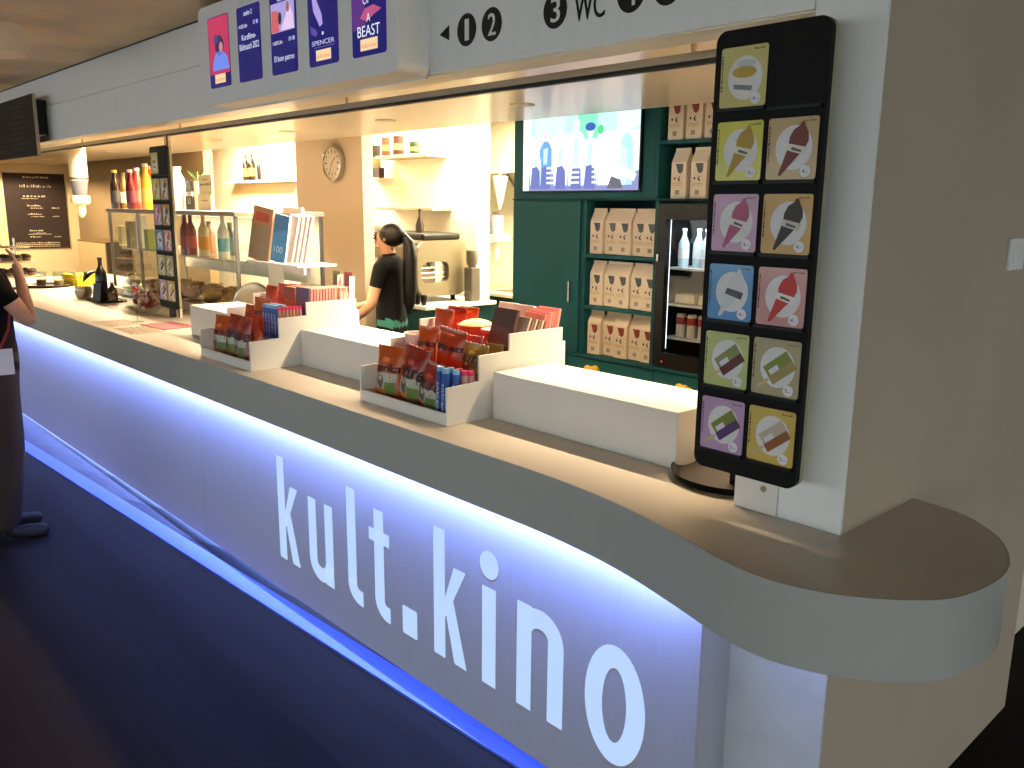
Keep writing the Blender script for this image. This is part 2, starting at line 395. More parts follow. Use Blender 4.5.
# ------------------------------------------------------------------ direction sign on the bulkhead
sg = thing('direction_sign', 'white overhead sign panel with black numbered discs, arrow and WC', 'sign', (-1.665, 1.7995, 2.167))
bx('sign_panel', 'fascia_white', -.672, .672, -.014, 0, 0, .408, sg, bevel=.002)
bx('top_edge', 'black_plastic', -.672, .672, -.012, 0, .4081, .4125, sg)
ys = -.0148
def sgx(x): return x + 1.665
mb = MB(); mb.flat([(sgx(-2.282), .114), (sgx(-2.233), .092), (sgx(-2.233), .138)], 'y', ys).build('arrow', 'black_plastic', sg, fix=False)
for ch, x, z in (('1', -2.148, .112), ('2', -2.032, .112), ('3', -1.768, .112), ('4', -1.500, .114), ('5', -1.385, .114)):
    dsc = MB().flat(circ(sgx(x), z, .046, .048), 'y', ys).build('disc', 'black_plastic', sg, fix=False); dsc['label'] = 'black disc with white numeral ' + ch
    wd = .018 if ch == '1' else .034
    text(text(MB(), ch, sgx(x) - wd / 2, z - .031, wd, .062, onY(ys - .0006)), ch, sgx(x) - wd / 2 + .003, z - .031, wd, .062, onY(ys - .0008)).build('numeral', K((225, 225, 222), .6), dsc, fix=False)
text(text(MB(), 'WC', sgx(-1.696), .070, .108, .072, onY(ys)), 'WC', sgx(-1.693), .070, .108, .072, onY(ys - .0002)).build('lettering', 'black_plastic', sg, fix=False)

# ------------------------------------------------------------------ poster display box
pb = thing('poster_display', 'white wall box with five upright film poster screens above the counter', 'display', (-3.069, 1.7865, 2.163))
MB().prism(rrect(-.735, .735, 0, .40, .035), 'y', -.128, 0).build('housing', 'fascia_white', pb, bevel=.003)
yS = -.1285
def screen(cx, lab):
    o = MB().flat(rrect(cx - .1, cx + .1, .066, .348, .012), 'y', yS).build('screen', G((18, 18, 104)), pb, fix=False); o['label'] = lab
    return o
def patch(par, name, poly, col, k=1, s=1.0): return MB().flat(poly, 'y', yS - .0004 * k).build(name, G(col, s), par, fix=False)
def words(par, s, cx, z, wd, h, col=(235, 240, 255), k=4): return text(MB(), s, cx - wd / 2, z, wd, h, onY(yS - .0004 * k)).build('lettering', G(col), par, fix=False)
def logo_tag(par, cx, z=.083):
    patch(par, 'sticker', [(cx - .05, z), (cx + .05, z), (cx + .05, z + .036), (cx - .05, z + .036)], (250, 215, 165), 3)
    words(par, 'kult.kino', cx, z + .008, .084, .014, (225, 120, 60), 5)
cx = -.541
s1 = screen(cx, 'red poster with a seated figure in blue')
patch(s1, 'picture', rrect(cx - .095, cx + .095, .12, .344, .01), (196, 52, 96), 1)
patch(s1, 'picture', [(cx - .065, .135), (cx + .09, .135), (cx + .075, .185), (cx + .02, .212), (cx - .03, .205), (cx - .06, .17)], (108, 140, 235), 2)
patch(s1, 'picture', circ(cx + .005, .232, .042, .040), (58, 40, 74), 2)
patch(s1, 'picture', circ(cx + .02, .224, .017, .02), (200, 140, 150), 3)
patch(s1, 'picture', circ(cx - .025, .26, .02, .018), (84, 70, 120), 3)
logo_tag(s1, cx)
cx = -.266
s2 = screen(cx, 'dark blue programme screen with white lettering')
words(s2, 'atelier 2', cx, .312, .07, .018); words(s2, '14.00 Uhr', cx - .045, .268, .075, .014); words(s2, 'D', cx + .05, .272, .012, .014); patch(s2, 'mark', rrect(cx + .066, cx + .082, .272, .286, .002), (160, 175, 235), 4)
words(s2, 'Kurzfilme-', cx, .222, .12, .022); words(s2, 'Bildrausch 2022', cx, .186, .165, .024)
cx = .012
s3 = screen(cx, 'programme screen with a picture of people and white title')
words(s3, 'atelier 3', cx, .322, .07, .016)
patch(s3, 'picture', [(cx - .092, .215), (cx + .085, .215), (cx + .085, .318), (cx - .092, .318)], (170, 160, 220), 1)
patch(s3, 'picture', [(cx - .09, .217), (cx - .03, .217), (cx - .035, .29), (cx - .085, .295)], (208, 100, 104), 2)
patch(s3, 'picture', [(cx - .02, .22), (cx + .08, .217), (cx + .075, .265), (cx + .045, .315), (cx + .025, .27)], (232, 205, 240), 2)
patch(s3, 'picture', circ(cx - .022, .262, .013, .022), (34, 36, 70), 3); patch(s3, 'picture', circ(cx + .04, .295, .012, .018), (170, 90, 90), 3)
words(s3, '14.00 Uhr', cx - .045, .172, .075, .014); words(s3, 'OV', cx + .05, .176, .022, .014); patch(s3, 'mark', rrect(cx + .068, cx + .084, .176, .190, .002), (160, 175, 235), 4)
words(s3, 'El buen patron', cx, .106, .15, .027)
cx = .292
s4 = screen(cx, 'dark blue film poster with pale streak and spaced title')
patch(s4, 'picture', [(cx - .075, .325), (cx - .06, .25), (cx - .02, .195), (cx + .0, .202), (cx - .005, .235), (cx - .035, .28), (cx - .045, .325)], (176, 158, 228), 2)
patch(s4, 'picture', [(cx - .085, .205), (cx - .05, .19), (cx - .035, .175), (cx - .05, .165), (cx - .08, .18)], (92, 76, 170), 2)
words(s4, 'SPENCER', cx, .135, .15, .016, (205, 205, 245)); patch(s4, 'rule', [(cx - .06, .127), (cx + .075, .127), (cx + .075, .1285), (cx - .06, .1285)], (120, 120, 200), 4); patch(s4, 'mark', circ(cx, .172, .006), (220, 220, 250), 4)
logo_tag(s4, cx)
cx = .577
s5 = screen(cx, 'purple and blue film poster with large white title words')
patch(s5, 'picture', rrect(cx - .098, cx - .02, .15, .346, .01), (92, 46, 128), 1)
patch(s5, 'picture', [(cx - .05, .185), (cx - .02, .212), (cx + .03, .218), (cx + .075, .20), (cx + .03, .188), (cx - .01, .172)], (190, 84, 132), 2)
words(s5, 'SOUL', cx, .262, .12, .03); words(s5, 'OF', cx - .01, .225, .04, .022); words(s5, 'A', cx, .170, .022, .026); words(s5, 'BEAST', cx, .126, .13, .034)
logo_tag(s5, cx)

# ------------------------------------------------------------------ black menu sign at far left, ceiling lamp
ms = thing('hanging_menu_sign', 'black chalk menu panel fixed in front of the bulkhead at far left', 'menu sign', (-7.25, 1.7915, 2.055))
bx('panel', 'black_board', -.70, .70, -.105, -.085, 0, .40, ms, bevel=.002)
bx('edge_band', K((150, 140, 120), .6), .7001, .706, -.105, -.085, 0, .40, ms)
bx('bracket', 'black_plastic', .45, .62, -.0849, 0, .14, .37, ms); bx('bracket', 'black_plastic', -.62, -.45, -.0849, 0, .14, .37, ms)
rg = random.Random(3); mb = MB()
for i in range(9):
    for u in (-.55, .05): scribble(mb, u + rg.uniform(0, .1), u + rg.uniform(.25, .5), .34 - .036 * i, .012, onY(-.1056), rg)
mb.build('chalk_writing', K((70, 70, 72), .9), ms, fix=False, kind='stuff')
lp = thing('ceiling_lamp', 'round flat drum lamp on the concrete ceiling', 'lamp', (*at_z(-20, 38, 2.52).xy, HC - .0005))
MB().cyl((0, 0, -.12), .2, .12, 40).build('drum', K((214, 200, 176), .6), lp, smooth=True)
MB().cyl((0, 0, -.126), .19, .0058, 40).build('diffuser', K((226, 212, 188), .5), lp, smooth=True)

# ------------------------------------------------------------------ ice cream menu boards
def cone_poly(cx, cz, s=1.0):   # wrapped cone leaning to the upper right
    T = [(.022, .046), (.030, .030), (.031, .016), (.024, .002), (-.026, -.050), (-.031, -.048), (-.012, .006), (-.010, .024), (-.002, .038), (.010, .045), (.014, .052), (.020, .053)]
    return [(cx + x * s, cz + z * s) for x, z in T]
def rot_rect(cx, cz, w_, h_, a):
    ca, sa = math.cos(a), math.sin(a)
    return [(cx + x * ca - z * sa, cz + x * sa + z * ca) for x, z in ((-w_ / 2, -h_ / 2), (w_ / 2, -h_ / 2), (w_ / 2, h_ / 2), (-w_ / 2, h_ / 2))]
CARDS = [  # column, row, card colour, kind, colours, price
    (0, 0, (206, 196, 122), 'cup', ((225, 225, 215), (190, 160, 60)), '4.-'),
    (0, 1, (214, 210, 84), 'cone', ((176, 146, 44), (228, 224, 200)), '4.-'), (1, 1, (196, 170, 122), 'cone', ((110, 42, 30), (220, 214, 205)), '4.-'),
    (0, 2, (192, 150, 182), 'cone', ((176, 84, 120), (232, 220, 226)), '4.-'), (1, 2, (196, 150, 50), 'cone', ((40, 30, 28), (205, 200, 190)), '4.-'),
    (0, 3, (88, 152, 208), 'cone', ((214, 218, 222), (70, 78, 90)), '4.-'), (1, 3, (206, 152, 150), 'cone', ((196, 44, 40), (236, 228, 224)), '4.-'),
    (0, 4, (192, 200, 130), 'bar', ((130, 140, 84), (92, 34, 28)), '5.-'), (1, 4, (176, 166, 128), 'bar', ((128, 138, 52), (160, 146, 84)), '5.-'),
    (0, 5, (190, 156, 196), 'bar', ((120, 130, 44), (84, 44, 110)), '5.-'), (1, 5, (208, 182, 88), 'bar', ((196, 184, 166), (146, 90, 44)), '5.-')]
def menu_board(label, loc, rz, detail=True):
    t = thing('ice_cream_board', label, 'menu board', loc, rz, 'ice cream menu boards')
    MB().prism(rrect(-.138, .138, 0, 1.0, .026, 6), 'y', -.018, .0).build('panel', 'black_board', t, bevel=.0015)
    MB().prism(rrect(-.1375, .1375, .0005, .9995, .0258, 6), 'y', .0001, .014).build('backing', K((150, 146, 122), .6), t)
    rg = random.Random(5)
    for col, row, cc, kind, (c1, c2), price in CARDS:
        x0 = -.119 + col * .1305; z1 = .962 - row * .157; W_, H_ = .117, .127
        y0 = -.0215
        card = MB().prism(rrect(x0, x0 + W_, z1 - H_, z1, .006, 3), 'y', y0, y0 + .002).build('card', K(cc, .45, coat=.3), t)
        card['label'] = {'cup': 'cream card showing an ice cream cup', 'cone': 'card showing a wrapped ice cream cone', 'bar': 'card showing an ice cream bar on a stick'}[kind]
        cx, cz = x0 + W_ * .54, z1 - H_ * .52
        def fl(name, poly, colr, k): return MB().flat(poly, 'y', y0 - .0003 * k).build(name, K(colr, .45), card, fix=False)
        fl('white_disc', circ(cx, cz + (.004 if kind != 'cup' else 0), .043, .046), (224, 224, 226), 1)
        if kind == 'cup':
            fl('cup', [(cx - .032, cz + .02), (cx - .026, cz - .036), (cx + .014, cz - .044), (cx + .028, cz + .014)], c1, 2)
            fl('ice_cream', circ(cx - .002, cz + .012, .031, .012), c2, 3); fl('lid', circ(cx + .002, cz + .03, .024, .008), (200, 205, 200), 3)
            fl('cup_print', [(cx - .028, cz - .012), (cx - .027, cz - .022), (cx + .018, cz - .028), (cx + .02, cz - .018)], (120, 130, 150), 3)
        elif kind == 'cone':
            fl('cone', cone_poly(cx, cz, 1.08), c1, 2)
            fl('paper_band', [(cx - .018, cz + .0), (cx + .026, cz - .012), (cx + .031, cz + .004), (cx - .012, cz + .013)], c2, 3)
            fl('cone_print', [(cx - .006, cz + .0), (cx + .018, cz - .006), (cx + .018, cz - .001), (cx - .004, cz + .006)], (90, 90, 96), 4)
        else:
            a = math.radians(38)
            fl('stick', rot_rect(cx - .035, cz - .036, .036, .007, a), (206, 180, 134), 2)
            fl('bar', rot_rect(cx + .006, cz + .004, .070, .046, a), c1, 3)
            fl('bar_side', rot_rect(cx + .013, cz - .006, .070, .02, a), c2, 4)
            fl('bar_print', rot_rect(cx - .008, cz - .002, .026, .012, a), (218, 218, 226), 5)
        tg = fl('price_disc', circ(x0 + W_ * .80, z1 - H_ * .87, .0125), (232, 232, 236), 6)
        text(MB(), price, x0 + W_ * .80 - .007, z1 - H_ * .87 - .004, .014, .008, onY(y0 - .0024)).build('price', K((40, 50, 110), .6), card, fix=False)
        scribble(MB(), z1 - H_ * .72, z1 - H_ * .12, -(x0 + .006), .004, lambda u, v: (-v, y0 - .0008, u), rg).build('small_print', K((60, 50, 40), .6), card, fix=False)
        scribble(MB(), x0 + W_ * .72, x0 + W_ * .95, z1 - .010, .004, onY(y0 - .0008), rg).build('small_print', K((120, 100, 60), .6), card, fix=False)
        bx('card_rail', 'black_plastic', x0 - .001, x0 + W_ + .001, -.028, -.0181, z1 - H_ - .008, z1 - H_ - .0005, t)
    bx('card_rail', 'black_plastic', .007, .131, -.028, -.0181, .822, .8295, t)
    return t
b1 = menu_board('tall black ice cream menu board mounted in front of the white pillar', (-1.043, 1.722, 1.134), math.radians(-1.0))
bx('bracket', 'black_plastic', -.02, .05, .0142, .058, .55, .7, b1)
bx('stand_foot', 'black_plastic', -.155, -.10, .17, .225, -.0965, .12, b1); bx('stand_arm', 'black_plastic', -.15, -.105, .0142, .1699, .06, .11, b1)
b2 = menu_board('small distant black ice cream menu board standing beside the slim upright post', (-5.49, 2.105, 1.092), 0)
bx('stand_foot', 'black_plastic', -.04, .02, .0, .02, -.0615, .0, b2)
# round black tray, white block with lock, light switch
tr = thing('round_tray', 'round black tray with raised rim on the counter beneath the menu board', 'tray', (-1.225, 1.965, HT + .0005))
MB().lathe([(0, .0), (.155, .0), (.172, .022), (.168, .022), (.152, .005), (0, .005)], 48).build('tray_body', 'black_plastic', tr, smooth=True)
MB().lathe([(.0, .0052), (.148, .0052), (.148, .0068), (.0, .0068)], 40).build('tray_reflection', K((52, 42, 34), .8), tr)  # no mat: brown disc stands in for the tray's warm reflection
bk = thing('lock_block', 'small white block with round lock between the tray and the pillar', 'block', (-1.047, 1.776, HT + .0005))
bx('block_body', 'white_laminate', -.058, .0575, 0, .03, 0, .13, bk, bevel=.002)
MB().cyl((.022, -.003, .062), .0075, .003, 16, 'y').build('lock', 'steel', bk, smooth=True)
sw = thing('light_switch', 'flat white light switch on the grey wall beside the pillar', 'switch', (-.8295, 2.69, 1.588))
bx('plate', 'fascia_white', 0, .012, -.055, .055, 0, .09, sw, bevel=.003); bx('rocker', 'fascia_white', .0121, .016, -.03, .03, .02, .07, sw, bevel=.002)

# ------------------------------------------------------------------ wall clock
ck = thing('wall_clock', 'round steel rimmed wall clock on the pale wall above the coffee area', 'clock', (-6.395, 3.8995, 2.088))
MB().lathe([(.0, 0), (.146, 0), (.150, .012), (.146, .045), (.128, .05), (.124, .038), (.0, .038)], 44).build('case', 'steel', ck, smooth=True).rotation_euler = (PI / 2, 0, 0)
MB().flat(circ(0, 0, .124, n=40), 'y', -.0385).build('face', K((196, 186, 170), .6), ck, fix=False)
for i in range(12):
    mb = MB(); a = PI / 6 * i; u = (math.sin(a), math.cos(a)); p = (u[1], -u[0]); r0, r1, hw = (.088 if i % 3 else .08), .112, .005
    mb.flat([(u[0] * r0 + p[0] * hw, u[1] * r0 + p[1] * hw), (u[0] * r1 + p[0] * hw, u[1] * r1 + p[1] * hw), (u[0] * r1 - p[0] * hw, u[1] * r1 - p[1] * hw), (u[0] * r0 - p[0] * hw, u[1] * r0 - p[1] * hw)], 'y', -.0392)
    mb.build('hour_mark', K((50, 50, 52), .6), ck, fix=False)
for a, L_, hw in ((math.radians(205), .105, .003), (math.radians(50), .07, .004)):
    u = (math.sin(a), math.cos(a)); p = (u[1], -u[0])
    mb = MB().flat([(-u[0] * .015 + p[0] * hw, -u[1] * .015 + p[1] * hw), (u[0] * L_ + p[0] * hw, u[1] * L_ + p[1] * hw), (u[0] * L_ - p[0] * hw, u[1] * L_ - p[1] * hw), (-u[0] * .015 - p[0] * hw, -u[1] * .015 - p[1] * hw)], 'y', -.0402 - hw * .1)
    mb.build('hand', 'black_plastic', ck, fix=False)

# ------------------------------------------------------------------ chalkboard on the end wall
def onX(t): return lambda u, v: (t, u, v)
cb = thing('wall_chalkboard', 'large dark chalkboard with drinks list on the cream end wall', 'chalkboard', (-13.3995, 3.37, 1.11))
bx('board', pm('chalk_brown', (48, 34, 28), .8, .1, 4), 0, .02, -.375, .375, 0, 1.02, cb, bevel=.002)
bx('frame', K((26, 20, 18), .6), .0, .024, -.382, -.3751, -.006, 1.026, cb); bx('frame', K((26, 20, 18), .6), .0, .024, .3751, .382, -.006, 1.026, cb)
rg = random.Random(11)
mb = MB(); f = onX(.0206)
scribble(mb, -.14, .18, .955, .028, f, rg, .5, 1.2); scribble(mb, -.19, .2, .83, .04, f, rg, .08, .35); scribble(mb, -.16, .12, .70, .03, f, rg, .6, 1.2); scribble(mb, -.18, .02, .675, .012, f, rg)
for z in (.575, .46, .235): scribble(mb, -.12, .05, z, .022, f, rg, .5, 1.2); scribble(mb, -.08, .08, z - .03, .012, f, rg)
for z in (.545, .43, .15): scribble(mb, .19, .28, z, .018, f, rg, .4, .8)
scribble(mb, -.12, .02, .15, .02, f, rg); scribble(mb, -.14, .16, .19, .012, f, rg)
for z in (.07, .045, .02): scribble(mb, -.3, .25, z, .018, f, rg, .5, 1.0)
mb.build('chalk_writing', K((200, 186, 160), .9), cb, fix=False, kind='stuff')
# recessed ceiling downlights
for x, where in ((-3.26, 'above the teal cabinet'), (-4.46, 'above the barista'), (-5.66, 'before the coffee machine'), (-6.86, 'before the wall clock'), (-8.06, 'before the bright left niche'), (-9.26, 'before the brown wall'), (-10.45, 'farther along the brown wall'), (-11.6, 'near the chalkboard'), (-12.7, 'added to brighten the chalkboard wall')):  # the last spot is an extra, added only to brighten the end wall
    dl = thing('downlight', 'round recessed ceiling spot ' + where, 'downlight', (x, 3.07, CEIL), 0, 'recessed ceiling spots')
    MB().lathe([(.05, -.004), (.062, -.004), (.062, 0), (.05, 0)], 24).build('rim', 'white_paint', dl)
    MB().cyl((0, 0, -.002), .05, .0015, 24).build('lens', 'lamp_glow', dl)
    l = bpy.data.lights.new('downlight_lamp', 'SPOT'); l.energy = 40 if x > -8.5 else 118; l.color = WARM; l.spot_size = math.radians(98 if x > -8.5 else 160); l.spot_blend = .35; l.shadow_soft_size = .05
    lo = bpy.data.objects.new('downlight_lamp', l); C.objects.link(lo); lo.location = (x, 3.07, CEIL - .02)
# ------------------------------------------------------------------ teal cabinet wall
cab = thing('cabinet_wall', 'tall teal fitted cabinet with open shelves behind the counter', 'cabinet', (-3.6, 3.9, 0))
def cx_(x): return x + 3.6
def cbx(name, mat, x0, x1, y0, y1, z0, z1, bevel=.002, par=None): return bx(name, mat, cx_(x0), cx_(x1), y0, y1, z0, z1, par or cab, bevel=bevel)
cbx('tall_carcass', 'teal', -4.21, -3.585, .0, .55, .05, 1.79)
cbx('screen_housing', 'teal', -4.21, -3.06, .0, .55, 1.8005, 2.5)
cbx('base_carcass', 'teal', -4.21, -2.40, .02, .55, .05, .835)
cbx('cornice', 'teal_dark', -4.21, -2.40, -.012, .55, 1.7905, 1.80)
dd = cbx('door', 'teal', -4.195, -3.60, -.018, -.0005, .86, 1.785)
bx('handle', 'steel', cx_(-3.672), cx_(-3.66), -.04, -.0185, 1.17, 1.30, dd, bevel=.002)
cbx('base_rail', 'teal', -4.21, -2.40, -.012, .55, .836, .856)
for x0, x1, kn in ((-4.195, -3.69, 'k'), (-3.685, -3.01, 'h'), (-3.005, -2.41, '')):
    dr = cbx('drawer', 'teal', x0, x1, -.002, .0195, .46, .832); dr2 = cbx('drawer', 'teal', x0, x1, -.002, .0195, .06, .455)
    if kn == 'k': MB().cyl((cx_(-3.72), -.0225, .775), .011, .02, 14, 'y').build('knob', 'steel', dr, smooth=True)
    if kn == 'h': bx('handle', 'steel', cx_(-3.44), cx_(-3.33), -.025, -.0021, .752, .764, dr, bevel=.002)
# open shelf column
cbx('side_panel', 'teal', -3.5845, -3.565, .0, .35, .8565, 1.79); cbx('side_panel', 'teal', -3.045, -3.02, .0, .55, .8565, 1.79)
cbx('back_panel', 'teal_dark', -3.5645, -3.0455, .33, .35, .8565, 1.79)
SHELF = (.858, 1.16, 1.472)
for z in SHELF[1:]: cbx('shelf', 'teal', -3.5645, -3.0455, .0, .3295, z - .022, z - .0005)
# upper right compartment
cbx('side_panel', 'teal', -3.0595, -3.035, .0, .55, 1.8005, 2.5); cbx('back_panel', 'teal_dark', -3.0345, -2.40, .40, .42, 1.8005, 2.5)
cbx('shelf', 'teal', -3.0345, -2.40, .0, .3995, 2.092, 2.112); cbx('divider', 'teal_dark', -2.85, -2.40, .1, .13, 2.062, 2.0915)
cbx('end_carcass', 'teal', -2.3995, -1.145, .0, .55, .0, 2.5)

def coffee_bag_proto(accent, label):
    t = thing('coffee_bag', label, 'coffee bag', (0, 0, 0), 0, 'cream paper coffee bags on the teal shelves')
    prof = [(-.038, 0), (.038, 0), (.038, .195), (.006, .255), (.006, .272), (-.006, .272), (-.006, .255), (-.038, .195)]
    b = MB().prism(prof, 'x', -.051, .051).build('bag', K((232, 218, 198), .7, bump=.1), t, bevel=.004); b['label'] = 'cream paper bag'
    y = -.0388
    MB().flat([(-.022, .186), (.030, .186), (.028, .146), (.012, .132), (-.004, .140), (-.014, .168)], 'y', y).build('picture', K(accent, .6), t, fix=False)
    MB().flat(circ(-.024, .108, .006, .007), 'y', y).flat([(.0, .112), (.012, .124), (.006, .104), (.016, .094), (.008, .092), (-.004, .102)], 'y', y).build('drawing', K((40, 32, 34), .7), t, fix=False)
    rg = random.Random(2); mb = MB()
    for z in (.078, .068): scribble(mb, -.036, .034, z, .006, onY(y), rg, .4, .9)
    mb.build('gold_print', K((188, 150, 76), .6), t, fix=False)
    mb = MB()
    for i in range(6): mb.flat([(-.016 + .0045 * i, .022), (-.0135 + .0045 * i, .022), (-.0135 + .0045 * i, .046), (-.016 + .0045 * i, .046)], 'y', y)
    mb.build('barcode', K((70, 50, 50), .7), t, fix=False)
    return t
grey_bag = coffee_bag_proto((66, 76, 88), 'x'); red_bag = coffee_bag_proto((126, 48, 38), 'x')
ORD = ['leftmost', 'second from left', 'middle', 'second from right', 'rightmost']
used = {}
def put_bag(proto, x, y, z, rz, label):
    o = copy_tree(proto) if used.get(proto.name) else proto
    used[proto.name] = 1
    o.location = (x, y, z); o.rotation_euler = (0, 0, rz); o['label'] = label
rg = random.Random(4)
for r_, (z, proto, nm, cl) in enumerate(((1.4725, grey_bag, 'top', 'grey'), (1.1605, grey_bag, 'middle', 'grey'), (.857, red_bag, 'bottom', 'red brown'))):
    for i in range(5):
        put_bag(proto, -3.502 + i * .1035 + rg.uniform(-.002, .002), 3.9 + .062 + (i % 2) * .022 + rg.uniform(0, .01), z + .0005, math.radians(rg.uniform(-4, 4) * .3), 'cream coffee bag, %s print, %s on the %s shelf beside the fridge' % (cl, ORD[i], nm))
for i, x in enumerate((-2.925, -2.795, -2.665)):
    put_bag(grey_bag, x, 3.975, 1.801, 0, 'cream coffee bag with grey print above the fridge, %s of its row' % ('leftmost', 'second', 'third')[i])
for i, x in enumerate((-2.95, -2.83, -2.71)):
    put_bag(red_bag, x, 3.96, 2.1125, 0, 'cream coffee bag with red brown print, topmost shelf, %s of its row' % ('leftmost', 'second', 'third')[i])

# ------------------------------------------------------------------ wall screen with a bright picture of people
tv = thing('wall_screen', 'large bright screen on the teal cabinet showing people', 'television', (-3.628, 3.8995, 1.838))
bx('housing', 'black_plastic', -.482, .482, -.022, 0, 0, .552, tv, bevel=.003)
TW = .472
sc_ = MB().flat([(-TW, .01), (TW, .01), (TW, .542), (-TW, .542)], 'y', -.0225).build('picture', G((222, 238, 248), 1.6), tv, fix=False)
def tp(poly, col, k, s=1.6): return MB().flat(poly, 'y', -.0225 - .0004 * k).build('picture_patch', G(col, s), sc_, fix=False)
tp([(-TW, .34), (TW, .34), (TW, .5), (-TW, .5)], (176, 226, 214), 1)
tp([(-.36, .33), (-.12, .32), (-.1, .5), (-.36, .5)], (190, 236, 214), 2); tp([(.0, .30), (.16, .31), (.15, .5), (.0, .5)], (120, 206, 176), 2); tp([(.30, .33), (TW, .36), (TW, .5), (.30, .5)], (200, 230, 244), 2)
tp([(-TW, .01), (TW, .01), (TW, .12), (.30, .07), (.12, .12), (-.1, .10), (-.3, .15), (-TW, .17)], (138, 150, 206), 1, 1.1)
for x, h, w_, c, hc_ in ((-.36, .30, .05, (236, 244, 252), (214, 222, 236)), (-.27, .36, .055, (84, 150, 206), (206, 196, 206)), (-.14, .35, .06, (244, 246, 252), (226, 214, 220)), (-.01, .41, .07, (252, 252, 255), (208, 198, 204)), (.10, .37, .05, (206, 226, 246), (216, 206, 214)), (.27, .33, .12, (252, 252, 255), (236, 236, 244)), (.38, .38, .05, (160, 206, 232), (220, 220, 230))):
    tp([(x - w_ * .9, .04), (x + w_ * .9, .04), (x + w_, .14), (x + w_ * .95, h - .10), (x + w_ * .55, h - .065), (x + w_ * .2, h - .05), (x - w_ * .2, h - .05), (x - w_ * .55, h - .065), (x - w_ * .95, h - .10), (x - w_, .14)], c, 3)
    tp(circ(x, h - .02, .026, .036), hc_, 4)
    if x < .2: tp([(x - .045, .02), (x + .045, .02), (x + .04, .13), (x + .012, .16), (x - .03, .15)], (104, 120, 196), 4, 1.1); tp([(x - .018, .17), (x + .012, .17), (x + .02, h - .09), (x - .02, h - .1)], (176, 206, 236), 4)
tp([(.16, .17), (.44, .06), (.46, .10), (.2, .22)], (250, 250, 255), 5); tp([(.24, .02), (.36, .02), (.34, .07), (.27, .09)], (110, 110, 130), 4, .9)
tp(circ(.10, .375, .04, .024), (40, 84, 160), 5); tp(circ(.18, .355, .024, .026), (70, 190, 120), 5)
tp([(-TW, .01), (-.42, .01), (-.40, .542), (-TW, .542)], (245, 248, 255), 2)
for x in (-.26, -.05, .12):
    for z in (.05, .08, .11, .14): MB().flat([(x, z), (x + .07, z), (x + .07, z + .014), (x, z + .014)], 'y', -.0252).build('caption', G((240, 245, 255), 1.2), sc_, fix=False)

# ------------------------------------------------------------------ glass-door fridge
fr = thing('drinks_fridge', 'black glass door drinks fridge built into the teal cabinet', 'fridge', (-2.71, 3.9, .8575))
W2 = .305; FH = .915
bx('side_wall', 'black_plastic', -W2, -W2 + .03, .03, .5, 0, FH, fr); bx('side_wall', 'black_plastic', W2 - .03, W2, .03, .5, 0, FH, fr)
bx('back_wall', K((90, 96, 100), .5), -W2 + .0301, W2 - .0301, .47, .5, 0, FH, fr)
bx('floor_panel', 'black_plastic', -W2 + .0301, W2 - .0301, .03, .4699, 0, .05, fr); bx('roof_panel', 'black_plastic', -W2 + .0301, W2 - .0301, .03, .4699, FH - .04, FH, fr)
dr = thing('x', 'x', 'x'); bpy.data.objects.remove(dr)
fd = MB()
for b in ((-W2, -W2 + .06, 0, FH), (W2 - .06, W2, 0, FH), (-W2 + .06, W2 - .06, 0, .085), (-W2 + .06, W2 - .06, FH - .085, FH)): fd.box(b[0], b[1], -.012, .0295, b[2], b[3])
fdo = fd.build('door', 'black_plastic', fr)
bx('door_glass', 'pane', -W2 + .0605, W2 - .0605, .006, .012, .0855, FH - .0855, fdo)
bx('handle', 'steel', -W2 + .018, -W2 + .03, -.035, -.0121, .60, .64, fdo); MB().cyl((-W2 + .07, -.0135, .035), .005, .0015, 10, 'y').build('power_light', G((255, 90, 40), 1.5), fdo)
for z in (.17, .36, .565): bx('shelf', K((190, 196, 200), .3), -W2 + .031, W2 - .031, .06, .44, z - .012, z, fr)
bx('light_tube', G((235, 245, 255), 2.5), -W2 + .032, -W2 + .042, .05, .06, .1, .85, fr)
area('fridge_lamp', (-2.71, 3.98, 1.715), (math.radians(20), 0, 0), .4, .05, 4.5, (.8, .92, 1))
def fridge_item(name, label, cat, x, y, z, parts):
    t = thing(name, label, cat, (x, y, z), 0, 'drinks inside the fridge')
    for nm, prof, mat in parts: MB().lathe(prof, 14).build(nm, mat, t, smooth=True)
bot = [(.0, .0), (.029, .0), (.031, .02), (.031, .13), (.012, .175), (.012, .2), (0, .2)]
for i in range(6):
    fridge_item('water_bottle', 'clear bottle on the top fridge shelf, %s from the left' % ('first', 'second', 'third', 'fourth', 'fifth', 'sixth')[i], 'bottle', -2.925 + i * .078, 4.02 + .03 * (i % 2), .8575 + .566,
                (('bottle', bot, K((176, 200, 214), .15)), ('cap', [(0, .2005), (.014, .2005), (.014, .216), (0, .216)], K((226, 232, 240), .4)), ('paper_label', [(.0316, .05), (.0319, .05), (.0319, .1), (.0316, .1)], K((214, 222, 230), .5))))
for i in range(6):
    fridge_item('drink_can', 'slim red labelled drink on the lowest fridge shelf, %s from the left' % ('first', 'second', 'third', 'fourth', 'fifth', 'sixth')[i], 'drink', -2.925 + i * .075, 4.03, .8575 + .171,
                (('can', [(0, 0), (.027, 0), (.029, .008), (.029, .118), (.024, .13), (0, .13)], K((206, 200, 196), .35)), ('red_band', [(.0293, .07), (.0296, .07), (.0296, .112), (.0293, .112)], K((150, 40, 36), .5))))
